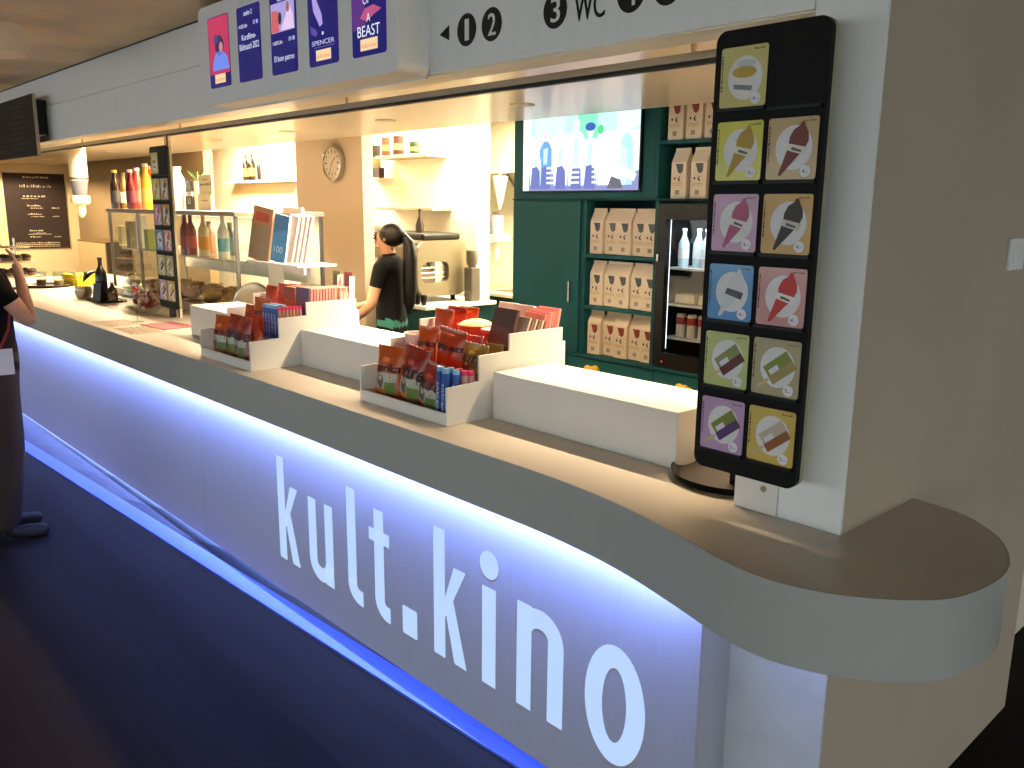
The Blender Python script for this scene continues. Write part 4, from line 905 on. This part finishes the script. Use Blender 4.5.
for px, col, lab, cap, nm in ((186.5, (120, 20, 26), (160, 44, 44), (120, 24, 26), 'dark red bottle with red label'), (192, (126, 24, 30), (176, 60, 50), (90, 20, 24), 'deep red bottle'), (204.5, (206, 186, 140), (216, 140, 44), (230, 190, 170), 'clear bottle with orange label'), (224, (196, 196, 180), (62, 150, 172), (226, 190, 170), 'clear bottle with turquoise label')):
    p = at_y(px, 250, 2.40)
    bottle('liqueur_bottle', nm + ' on the glass shelf right of the post', p.x, 2.40, HT + .3755, .275, .036, col, lab, cap, 'bottles on the inner glass shelf')
for px, col, nm in ((210, (200, 150, 120), 'pink capped carafe'), (231, (90, 110, 110), 'grey decanter')):
    p = at_y(px, 250, 2.58); bottle('carafe', nm + ' at the back of the inner glass shelf', p.x, 2.58, HT + .3755, .22, .045, col, None, (150, 120, 100), 'bottles on the inner glass shelf')
for i, (px, col, h_, nm) in enumerate(((121, (206, 190, 150), .16, 'cream carton'), (129, (120, 104, 70), .2, 'brown carton'), (139, (236, 232, 220), .24, 'tall white carton'), (147, (150, 160, 80), .15, 'olive green carton'))):
    p = at_y(px + 3, 240, 2.42); o = MB().box(-.035, .035, -.03, .03, 0, h_).build('drink_carton', K(col, .5), bevel=.004, loc=(p.x, 2.42, HT + .3755)); tag(o, nm + ' on the left half of the inner glass shelf', 'carton', 'cartons in the pastry cabinet')
rg = random.Random(8)
for i in range(15):
    x = VX0 + .14 + i * .142; y = VY + .10 + .22 * (i % 2) + rg.uniform(0, .05)
    t = thing('bread_roll', 'crusty bread roll in the pastry cabinet, %s of those from the left end' % (NTH + ['last but none'])[i], 'bread roll', (x, y, HT + .061), rg.uniform(0, 3), 'bread rolls in the pastry cabinet')
    col = [(196, 150, 92), (216, 180, 130), (160, 104, 60)][i % 3]
    MB().ball((0, 0, .042), (rg.uniform(.07, .095), .055, .042), 16, 10).build('crust', K(col, .7, bump=.4, scale=25, var=.25), t, smooth=True)
    mb = MB()
    for q in (-.03, .01, .045): mb.tube([(q, -.025, .080), (q + .012, 0, .0845), (q + .02, .025, .080)], .005, 6)
    mb.build('slash', K((230, 206, 160), .8), t, smooth=True)
# notices and vase on the cabinet
p = at_y(178, 200, 2.5); t = thing('white_vase', 'tall white vase on the pastry cabinet right behind the post', 'vase', (p.x, 2.5, ztop)); MB().lathe([(0, 0), (.05, 0), (.07, .09), (.06, .2), (.03, .26), (.035, .3), (.0, .3)], 20).build('vase_body', K((240, 236, 224), .4), t, smooth=True)
p = at_y(189, 200, 2.52); t = thing('black_sign', 'small black sign with white lettering on the pastry cabinet', 'sign', (p.x, 2.52, ztop)); bx('upper_board', 'black_plastic', -.055, .055, 0, .012, .125, .21, t); bx('lower_board', 'black_plastic', -.06, .06, 0, .012, 0, .095, t); bx('spacer', K((230, 226, 214), .5), -.05, .05, .002, .010, .0951, .1249, t)
text(MB(), 'MAX', -.045, .155, .09, .035, onY(-.0006)).build('lettering', K((230, 228, 220), .6), t, fix=False); text(MB(), '50', -.03, .04, .06, .045, onY(-.0006)).build('lettering', K((230, 228, 220), .6), t, fix=False)
t = thing('leaf_sprig', 'small green plant tuft behind the black sign', 'plant', (p.x - .02, 2.60, ztop)); MB().cyl((0, 0, 0), .035, .2, 12).build('pot', K((190, 170, 130), .6), t, smooth=True)
for i in range(7): a = i * .9; MB().add([(0, 0, .2), (.05 * math.cos(a) - .012, .05 * math.sin(a), .25), (.07 * math.cos(a), .07 * math.sin(a), .275), (.05 * math.cos(a) + .012, .05 * math.sin(a), .245)], [(0, 1, 2, 3)]).build('leaf', K((70, 110, 40), .6), t)
p = at_y(206, 200, 2.50); t = thing('cream_notice', 'cream cardboard notice with small print on the pastry cabinet', 'notice', (p.x, 2.50, ztop)); bx('card', K((232, 220, 176), .7), -.105, .105, 0, .01, 0, .235, t); bx('lower_strip', K((236, 226, 190), .7), -.11, .11, -.012, -.0005, 0, .105, t)
mb = MB(); rg = random.Random(9); scribble(mb, -.085, .085, .165, .018, onY(-.0006), rg, .5, .9); scribble(mb, -.04, .04, .2, .01, onY(-.0006), rg); mb.build('print', K((90, 62, 40), .7), t, fix=False)
mb = MB(); scribble(mb, -.05, .06, .06, .012, onY(-.0126), rg, .5, .9); mb.build('print', K((110, 90, 60), .7), t, fix=False)
# wine bottles on a high niche shelf
sh = MB().box(-10.2, -8.6, 4.66, 4.7995, 1.99, 2.015).build('wall_shelf', K((240, 234, 216), .6)); tag(sh, 'long white wall shelf with wine bottles in the bright left niche', 'shelf')
for px, h_, col, lab, nm in ((246.5, .30, (34, 36, 8), (150, 134, 70), 'yellow green wine bottle, left of the pair'), (252.5, .31, (16, 18, 6), (150, 138, 80), 'dark green wine bottle, right of the pair'), (259.5, .25, (12, 13, 8), None, 'slim dark bottle beside the pair')):
    p = at_y(px, 178, 4.73); bottle('wine_bottle', nm + ' on the bright niche shelf', p.x, 4.73, 2.0155, h_, .04 if lab else .022, col, lab, (90, 84, 40), 'bottles on the niche shelf')
# magazines leaning at the right end of the cabinet shelf
rk = thing('brochure_rack', 'low pale rack holding brochures right of the pastry cabinet', 'rack', (-4.70, 2.40, HT + .0005)); bx('rack_post', 'white_laminate', -.235, -.22, .1, .2, 0, .372, rk); bx('rack_post', 'white_laminate', .10, .11, .18, .2, 0, .372, rk); bx('rack_shelf', 'white_laminate', -.24, .38, -.03, .22, .3725, .385, rk); bx('rack_back', K((226, 220, 220), .6), -.235, -.0, .2201, .235, .3, .70, rk)
def brochure(px0, px1, py0, py1, y, cols, label, lean, word=None):
    a = at_y(px0, py1, y); b = at_y(px1, py1, y); c = at_y(px0, py0, y); wd = b.x - a.x; hh = c.z - (HT + .3855)
    t = thing('brochure', label, 'brochure', ((a.x + b.x) / 2, y, HT + .3855), 0, 'brochures right of the pastry cabinet', rot=(-.12, lean, 0))
    bx('pages', K(cols[0], .5), -wd / 2, wd / 2, 0, .012, 0, hh, t); bx('cover', K(cols[1], .4), -wd / 2, wd / 2, -.002, -.0001, 0, hh, t)
    MB().flat([(-wd * .45, hh * .05), (wd * .45, hh * .05), (wd * .45, hh * .7), (-wd * .45, hh * .6)], 'y', -.0026).build('picture', K(cols[2], .5), t, fix=False)
    if word: text(MB(), word, -wd * .3, hh * .2, wd * .6, hh * .14, onY(-.0032)).build('lettering', K((210, 226, 238), .5), t, fix=False)
brochure(248, 267, 206, 254, 2.41, ((206, 180, 140), (176, 120, 74), (150, 128, 104)), 'orange brown brochure with red heading at the right end of the glass shelf', .12)
bx('heading', K((176, 56, 34), .5), -.085, .085, -.0035, -.0027, .235, .285, bpy.data.objects['brochure'])
brochure(270, 284, 214, 254, 2.42, ((206, 206, 210), (48, 112, 170), (70, 140, 196)), 'bright blue brochure beside the orange brown one', .10, '100')
for i in range(4): brochure(283 + 4.5 * i, 291 + 4.5 * i, 214, 254, 2.45 + .02 * i, ((222, 206, 200), (216, 196, 188), (224, 208, 200)), 'pale brochure in the row right of the blue one, %s of four' % NTH[i], .18)
t = thing('magazine', 'dark magazine standing behind the brochures', 'magazine', (-4.80, 2.585, HT + .3855)); bx('pages', K((110, 100, 100), .5), -.09, .09, 0, .012, 0, .28, t); bx('cover_picture', K((90, 104, 80), .5), .0, .07, -.002, -.0002, .16, .27, t)
# round platter standing on edge
pl = thing('round_platter', 'round clear glass platter with shiny rim standing on the counter before the pastry cabinet', 'platter', (-4.66, 2.265, HT + .001), math.radians(30))
o = MB().lathe([(0, 0), (.10, 0), (.135, .012), (.138, .016), (.098, .008), (0, .008)], 40).build('dish', K((176, 160, 134), .2, metal=.6), pl, smooth=True); o.rotation_euler = (math.radians(76), 0, 0); o.location = (0, 0, .136)
mb = MB(); mb.tube([(.13 * math.cos(2 * PI * i / 40), .13 * math.sin(2 * PI * i / 40), .014) for i in range(40)], .007, 8, True); o = mb.build('rim', 'steel', pl, smooth=True); o.rotation_euler = (math.radians(76), 0, 0); o.location = (0, 0, .136)
bx('stand', 'steel', -.05, .05, .02, .05, 0, .02, pl)

# ------------------------------------------------------------------ things on the counter at the left
zt = HT + .0006
t = thing('black_tray', 'flat black tray under the dark wine bottle', 'tray', (-6.72, 2.10, zt)); MB().prism(rrect(-.17, .17, -.1, .1, .03), 'z', 0, .006).build('tray_base', 'black_plastic', t); MB().tube([(x, y, .009) for x, y in rrect(-.165, .165, -.095, .095, .03)], .006, 6, True).build('tray_rim', 'black_plastic', t)
bottle('wine_bottle', 'dark wine bottle with black label standing on the black tray', -6.74, 2.08, zt + .0065, .315, .042, (16, 16, 14), (26, 30, 34), (20, 20, 20), None)
bottle('short_bottle', 'squat dark bottle with gold cap beside the wine bottle', -6.61, 2.11, zt + .0065, .14, .035, (34, 26, 22), (96, 70, 30), (170, 120, 50), None)
t = thing('black_menu_stand', 'small slanted black card holder before the wine bottle', 'card holder', (-6.66, 2.035, zt + .0065), .3); MB().prism([(-.03, 0), (.02, 0), (.02, .02), (.0, .13), (-.012, .13)], 'x', -.045, .045).build('card', 'black_plastic', t)
t = thing('glass_jug', 'clear glass jug with dark leaves beside the black tray', 'jug', (-6.98, 2.02, zt)); MB().lathe([(0, .004), (.05, .004), (.07, .05), (.06, .11), (.035, .14), (.045, .165)], 22).build('jug_body', 'bottle_glass', t, smooth=True); MB().lathe([(0, .006), (.048, .006), (.064, .05), (.058, .09), (0, .09)], 22).build('water', K((150, 130, 100), .1), t, smooth=True)
for i in range(6): a = i * 1.05; MB().add([(0, 0, .12), (.06 * math.cos(a) - .02, .06 * math.sin(a), .2), (.13 * math.cos(a), .13 * math.sin(a), .21), (.06 * math.cos(a) + .02, .06 * math.sin(a), .18)], [(0, 1, 2, 3)]).build('leaf', K((20, 26, 28), .4), t)
fb = thing('sweet_bowl', 'round glass bowl filled with red wrapped sweets in front of the pastry cabinet', 'bowl', (-5.87, 2.08, zt))
MB().lathe([(0, .0), (.07, .0), (.125, .05), (.148, .115), (.13, .19), (.105, .225)], 32).build('bowl_glass', 'bottle_glass', fb, smooth=True)
rg = random.Random(12)
for i in range(70):
    a = rg.uniform(0, 6.28); zz = rg.uniform(.02, .15); rr = math.sqrt(rg.random()) * (.06 + .065 * min(1, zz / .09)) * .82
    t = MB().ball((0, 0, 0), (.022, .016, .013), 8, 6).build('wrapped_sweet', K(rg.choice([(150, 30, 24), (176, 44, 30), (120, 22, 22), (196, 170, 150)]), .3), smooth=True, loc=(fb.location.x + rr * math.cos(a), fb.location.y + rr * math.sin(a), zt + .012 + zz))
    t.rotation_euler = (rg.uniform(0, 3), rg.uniform(0, 3), 0); tag(t, 'small wrapped sweet in the round glass bowl', 'sweet', 'wrapped sweets in the glass bowl')
wg = thing('wine_glass', 'tall clear wine glass on the counter before the bowl of sweets', 'wine glass', (-5.40, 1.858, zt))
MB().lathe([(0, 0), (.038, 0), (.036, .003), (.005, .008), (.004, .12), (.006, .135), (.034, .16), (.052, .20), (.053, .235), (.042, .30)], 26).build('glass', 'bottle_glass', wg, smooth=True)
for i, (px, py, rz, cols, lab) in enumerate(((118, 323, .5, (196, 176, 150), 'pale printed flyer lying near the counter edge'), (140, 330, .42, (188, 166, 140), 'second pale flyer lying nearest the counter edge'), (168, 326, .55, (150, 96, 110), 'purple pink magazine lying on the counter by the ledge'))):
    p = at_z(px, py, HT); t = thing('flyer' if i < 2 else 'magazine', lab, 'flyer' if i < 2 else 'magazine', (p.x, p.y, zt), rz - .45)
    bx('sheet', K(cols, .6), -.15, .15, -.1, .1, 0, .001 + .003 * (i == 2), t)
    mb = MB(); rg = random.Random(i); top = .0016 + .003 * (i == 2)
    for q in range(6): scribble(mb, -.13, .13, .07 - .03 * q, .012, lambda u, v: (u, v, top), rg, 1, 5)
    mb.build('print', K((110, 84, 76) if i < 2 else (196, 120, 110), .6), t, fix=False)
# far left: tiered stand, glasses on a tray, napkins
p = at_z(12, 289, HT); es = thing('tiered_cake_stand', 'tiered cake stand with dark muffins at the far left of the counter', 'cake stand', (p.x, p.y + .05, zt))
MB().lathe([(0, 0), (.07, 0), (.065, .01), (.008, .02), (.008, .42), (0, .42)], 20).build('column', 'steel', es, smooth=True)
for z, r in ((.10, .17), (.22, .14), (.34, .11)): MB().lathe([(.009, z), (r, z), (r + .01, z + .012), (r, z + .014), (.009, z + .006)], 32).build('plate', 'pane' if 0 else K((206, 190, 160), .2), es, smooth=True)
k = 0
for z, r, n_ in ((.1145, .12, 8), (.2345, .09, 6)):
    for i in range(n_):
        a = 2 * PI * i / n_; t = thing('dark_muffin', 'dark muffin on the %s plate of the tiered cake stand' % ('lower' if z < .2 else 'middle'), 'muffin', (es.location.x + r * math.cos(a), es.location.y + r * math.sin(a), zt + z), 0, 'dark muffins on the tiered stand')
        MB().lathe([(0, 0), (.022, 0), (.03, .03), (0, .03)], 10).build('paper_case', K((110, 84, 60), .7), t); MB().ball((0, 0, .035), (.033, .033, .02), 10, 6).build('muffin_top', K((34, 24, 18), .8), t, smooth=True)
p = at_z(49, 286.5, HT); t = thing('serving_tray', 'dark oval tray with two tumblers near the cake stand', 'tray', (p.x, p.y, zt)); MB().lathe([(0, 0), (.17, 0), (.19, .02), (.185, .022), (.165, .006), (0, .006)], 32).build('tray_body', K((40, 30, 24), .4), t, smooth=True)
for i, (dx, dy) in enumerate(((-.06, -.04), (.05, .07))):
    g = thing('tumbler', ('left', 'right')[i] + ' tumbler standing on the dark oval tray', 'tumbler', (p.x + dx, p.y + dy, zt + .0065), 0, 'tumblers on the oval tray'); MB().lathe([(0, 0), (.04, 0), (.048, .12), (.046, .12), (.038, .005), (0, .005)], 20).build('tumbler_glass', 'bottle_glass', g, smooth=True); MB().lathe([(0, .006), (.037, .006), (.04, .05), (0, .05)], 16).build('drink', K((104, 70, 40) if i == 0 else (196, 160, 110), .3), g, smooth=True)
p = at_z(79, 285, HT); t = thing('napkin_pile', 'pile of yellow napkins on the counter behind the jug', 'napkins', (p.x, p.y, zt), .3)
for i in range(5): bx('napkin', K((232, 206, 40), .8), -.11 + .008 * (i % 2), .11 + .008 * (i % 3), -.09, .09, .02 * i, .0195 + .02 * i, t, bevel=.003)
# cupboard and dispenser by the far brown wall
t = thing('low_cream_cupboard', 'cream cupboard with dark edge against the brown wall', 'cupboard', (-11.9, 3.6, 0)); bx('carcass', K((206, 178, 124), .6), -.6, .5, 0, .295, 0, 1.24, t); bx('edge', K((60, 46, 34), .6), .501, .56, 0, .295, 0, 1.26, t); bx('top_board', K((120, 92, 56), .5), -.6, .5, 0, .295, 1.2405, 1.26, t)
pd = at_x(79, 180, -8.6)
dpx = thing('hanging_dispenser', 'white cylindrical dispenser with grey tank hanging from the ceiling before the chalkboard', 'dispenser', (pd.x, pd.y, CEIL - .0005))
MB().lathe([(0, -.31), (.078, -.31), (.074, -.05), (.07, 0), (0, 0)], 24).build('housing', K((200, 186, 158), .5), dpx, smooth=True); MB().lathe([(.0785, -.30), (.0795, -.30), (.0795, -.28), (.0785, -.28)], 24).build('tank_band', K((80, 60, 50), .5), dpx)
MB().lathe([(0, -.44), (.058, -.44), (.074, -.33), (.074, -.3105), (0, -.3105)], 24).build('tank', K((92, 92, 98), .3), dpx, smooth=True)
MB().lathe([(0, -.52), (.07, -.52), (.085, -.50), (.08, -.45), (.06, -.4405), (0, -.4405)], 24).build('collar', K((228, 210, 172), .5), dpx, smooth=True); MB().lathe([(0, -.64), (.018, -.635), (.036, -.60), (.04, -.5205), (0, -.5205)], 18).build('nozzle', K((224, 204, 164), .5), dpx, smooth=True)

# ------------------------------------------------------------------ people
def skin_body(name, V, E, zones, mats, parent, sub=3):
    names = list(V); idx = {n_: i for i, n_ in enumerate(names)}
    me = bpy.data.meshes.new(name); me.from_pydata([V[n_][0] for n_ in names], [(idx[a], idx[b]) for a, b, _ in E], [])
    o = bpy.data.objects.new(name, me); C.objects.link(o)
    o.modifiers.new('skin', 'SKIN').use_smooth_shade = True
    s = o.modifiers.new('sub', 'SUBSURF'); s.levels = sub; s.render_levels = sub
    for i, n_ in enumerate(names):
        r = V[n_][1]; r = r if isinstance(r, tuple) else (r, r); me.skin_vertices[0].data[i].radius = r
        me.skin_vertices[0].data[i].use_root = (n_ == 'pelvis' or n_.endswith('_root'))
    dg = bpy.context.evaluated_depsgraph_get(); dg.update()
    m2 = bpy.data.meshes.new_from_object(o.evaluated_get(dg)); bpy.data.objects.remove(o)
    for m_ in mats: m2.materials.append(m_)
    rad = lambda n_: max(V[n_][1]) if isinstance(V[n_][1], tuple) else V[n_][1]
    segs = [(Vector(V[a][0]), Vector(V[b][0]), z, rad(a), rad(b)) for a, b, z in E]
    for p in m2.polygons:
        c = p.center; best = None
        for a, b, z, ra, rb in segs:
            d = b - a; t = max(0, min(1, (c - a).dot(d) / d.length_squared)); q = (a + d * t - c).length / (ra + (rb - ra) * t)
            if best is None or q < best[0]: best = (q, z)
        p.material_index = zones[best[1]]; p.use_smooth = True
    o2 = bpy.data.objects.new(name, m2); C.objects.link(o2); o2.parent = parent
    return o2
def hand(V, E, side, wrist, dirv, palmn, L=.17, curl=.5):
    d = Vector(dirv).normalized(); nrm = Vector(palmn); nrm = (nrm - d * nrm.dot(d)).normalized(); lat = d.cross(nrm)
    w_ = Vector(wrist); pre = side + 'h_'
    V[pre + 'palm'] = (tuple(w_ + d * L * .30), (.030, .020)); V[pre + 'knuckle'] = (tuple(w_ + d * L * .46), (.032, .016))
    E += [(side + '_wrist', pre + 'palm', 'skin'), (pre + 'palm', pre + 'knuckle', 'skin')]
    for i, (o_, ln) in enumerate(((-.028, .40), (-.010, .46), (.009, .43), (.026, .34))):
        b = w_ + d * L * .40 + lat * o_; a0 = curl * .5; a1 = curl * 1.3
        d1 = d * math.cos(a0) + nrm * math.sin(a0); d2 = d * math.cos(a1) + nrm * math.sin(a1)
        q = [b, b + d * L * .12, b + d * L * .12 + d1 * L * ln * .5, b + d * L * .12 + d1 * L * ln * .5 + d2 * L * ln * .5]
        for j, pt in enumerate(q): V['%sf%d_%d%s' % (pre, i, j, '_root' if j == 0 else '')] = (tuple(pt), (.0085, .0075, .007, .006)[j])
        nm = ['%sf%d_%d%s' % (pre, i, j, '_root' if j == 0 else '') for j in range(4)]
        E += [(nm[j], nm[j + 1], 'skin') for j in range(3)]
    b = w_ + d * L * .16 - lat * .02; q = [b, b - lat * .022 + d * L * .1, b - lat * .034 + d * L * .27, b - lat * .03 + d * L * .40 + nrm * .006]
    nm = ['%st_%d%s' % (pre, j, '_root' if j == 0 else '') for j in range(4)]
    for n_, pt, r in zip(nm, q, (.011, .010, .0085, .007)): V[n_] = (tuple(pt), r)
    E += [(nm[j], nm[j + 1], 'skin') for j in range(3)]
def person(label, loc, rz, H_, arms, mats, long_sleeve=False, lean=0, sway=0, bulk=1.0):
    t = thing('person', label, 'person', loc, rz)
    s = H_ / 1.65; k = lambda x, y, z: ((x - sway * max(0, z - .95)) * s, (y + lean * max(0, z - .9)) * s, z * s)
    V = {'pelvis': (k(0, 0, .93), (.155 * s, .105 * s)), 'waist': (k(0, .0, 1.07), (.125 * s, .095 * s)), 'chest': (k(0, .01, 1.24), (.145 * s, .105 * s)), 'upper': (k(0, 0, 1.345), (.12 * s, .085 * s)), 'neck': (k(0, .0, 1.42), (.05 * s, .05 * s)), 'chin': (k(0, .025, 1.475), (.052 * s, .058 * s)), 'face': (k(0, .035, 1.535), (.066 * s, .080 * s)), 'crown': (k(0, .01, 1.60), (.060 * s, .075 * s))}
    E = [('pelvis', 'waist', 'top'), ('waist', 'chest', 'top'), ('chest', 'upper', 'top'), ('upper', 'neck', 'skin'), ('neck', 'chin', 'skin'), ('chin', 'face', 'skin'), ('face', 'crown', 'skin')]
    V['nose_root'] = (k(0, .095, 1.525), .012 * s); V['nose_tip'] = (k(0, .122, 1.512), .010 * s); E.append(('nose_root', 'nose_tip', 'skin'))
    for sd, sg_ in (('l', -1), ('r', 1)):
        V[sd + '_hip'] = (k(.085 * sg_, 0, .86), .092 * s * bulk); V[sd + '_knee'] = (k(.09 * sg_, .02, .48), .066 * s * bulk ** 1.5); V[sd + '_calf'] = (k(.092 * sg_, .0, .33), .058 * s * bulk ** 2); V[sd + '_ankle'] = (k(.095 * sg_, -.015, .10), .046 * s * bulk ** 2); V[sd + '_heel'] = (k(.095 * sg_, -.03, .043), (.04 * s, .036 * s)); V[sd + '_ball'] = (k(.105 * sg_, .11, .032), (.042 * s, .028 * s)); V[sd + '_toe'] = (k(.11 * sg_, .17, .026), (.034 * s, .022 * s))
        E += [('pelvis', sd + '_hip', 'leg'), (sd + '_hip', sd + '_knee', 'leg'), (sd + '_knee', sd + '_calf', 'leg'), (sd + '_calf', sd + '_ankle', 'leg'), (sd + '_ankle', sd + '_heel', 'shoe'), (sd + '_heel', sd + '_ball', 'shoe'), (sd + '_ball', sd + '_toe', 'shoe')]
        sh, el, wr, hd_, pn = arms[sd]
        V[sd + '_shoulder'] = (tuple(v * s for v in sh), .056 * s); mid = Vector(sh).lerp(Vector(el), .5)
        V[sd + '_arm'] = (tuple(mid * s), .046 * s); V[sd + '_elbow'] = (tuple(v * s for v in el), .039 * s); V[sd + '_wrist'] = (tuple(v * s for v in wr), .026 * s)
        E += [('upper', sd + '_shoulder', 'top'), (sd + '_shoulder', sd + '_arm', 'top'), (sd + '_arm', sd + '_elbow', 'skin'), (sd + '_elbow', sd + '_wrist', 'skin')]
        hand(V, E, sd, tuple(v * s for v in wr), hd_, pn)
        V[sd + '_ear_root'] = (k(.072 * sg_, .01, 1.53), .012 * s); V[sd + '_ear_tip'] = (k(.082 * sg_, .0, 1.55), .010 * s); E.append((sd + '_ear_root', sd + '_ear_tip', 'skin'))
    body = skin_body('body', V, E, {'top': 0, 'skin': 1, 'leg': 2, 'shoe': 3}, mats, t)
    hk = K((24, 18, 18), .6)
    for sg_ in (-1, 1):
        MB().ball(k(.03 * sg_, .108, 1.548), (.011 * s, .006 * s, .007 * s), 10, 6).build('eye', K((40, 30, 26), .2), t, smooth=True)
        MB().tube([k(.016 * sg_, .112, 1.566), k(.032 * sg_, .113, 1.572), k(.048 * sg_, .103, 1.566)], .0035 * s, 6).build('eyebrow', hk, t)
    MB().tube([k(-.022, .098, 1.487), k(0, .105, 1.485), k(.022, .098, 1.487)], .0055 * s, 6).build('mouth', K((150, 80, 72), .5), t, smooth=True)
    return t, k, s
skin_a = K((190, 138, 108), .55); skin_b = K((204, 152, 124), .55); blk = K((11, 11, 12), .9, spec=.1); hairm = pm('black_hair', (13, 10, 9), .45, .3, 60, spec=.3, stretch=(1, 1, .1))
# barista: profile, facing the left end of the kitchen
arms = {'l': ((-.165, .0, 1.35), (-.20, .06, 1.09), (-.17, .25, .95), (0.1, .8, -.55), (1, 0, -.3)), 'r': ((.165, .0, 1.35), (.20, .10, 1.10), (.13, .32, 1.04), (-.1, 1, -.1), (0, 0, -1))}
bt, k, s = person('barista in black T-shirt with long dark ponytail seen from the side behind the counter', (-5.0, 3.46, 0), math.radians(120), 1.625, arms, [blk, skin_a, K((26, 92, 84), .8), K((18, 18, 18), .5)])
mb = MB()
mb.ball(k(0, -.022, 1.572), (.088 * s, .098 * s, .084 * s), 20, 14); o = mb.build('hair', hairm, bt, smooth=True)
MB().tube([k(0, -.10, 1.57), k(0, -.145, 1.52), k(0, -.155, 1.40), k(.0, -.15, 1.25), k(0, -.145, 1.10), k(0, -.14, 1.02)], [.028, .042, .05, .052, .042, .012], 12).build('ponytail', hairm, bt, smooth=True)
MB().tube([(k(0, -.115, 1.558)[0] + .03 * math.cos(a), k(0, -.118, 1.556)[1], k(0, 0, 1.556)[2] + .03 * math.sin(a)) for a in [2 * PI * i / 12 for i in range(12)]], .008, 6, True).build('hair_tie', 'black_plastic', bt)
# guest leaning at the far left end of the counter
p = at_z(12, 534, 0)
arms = {'r': ((.155, .02, 1.37), (.17, .17, 1.135), (.03, .16, 1.36), (-.3, -.1, 1), (-.2, -1, -.2)), 'l': ((-.155, .02, 1.37), (-.22, .0, 1.10), (-.21, .05, .86), (0, .1, -1), (1, 0, 0))}
gt, k, s = person('guest in black sleeveless top and brown trousers at the far left of the counter', (p.x, p.y, 0), math.radians(-6), 1.66, arms, [blk, skin_b, K((42, 33, 26), .9), K((18, 17, 18), .6)], lean=-.03, sway=.08, bulk=1.18)
MB().ball(k(0, -.022, 1.575), (.094 * s, .106 * s, .09 * s), 20, 14).build('hair', hairm, gt, smooth=True)
MB().tube([k(0, -.07, 1.57), k(0, -.10, 1.48), k(0, -.10, 1.36)], [.07, .075, .03], 14).build('back_hair', hairm, gt, smooth=True)
MB().tube([k(.05, .05, 1.41), k(.12, .115, 1.28), k(.165, .08, 1.12), k(.19, .03, 1.03)], .006, 6).build('lanyard', K((150, 30, 40), .6), gt)
o = bx('name_card', K((226, 222, 222), .5), .196, .200, -.03, .075, .90, 1.03, gt); o['label'] = 'white name card hanging at the waist'
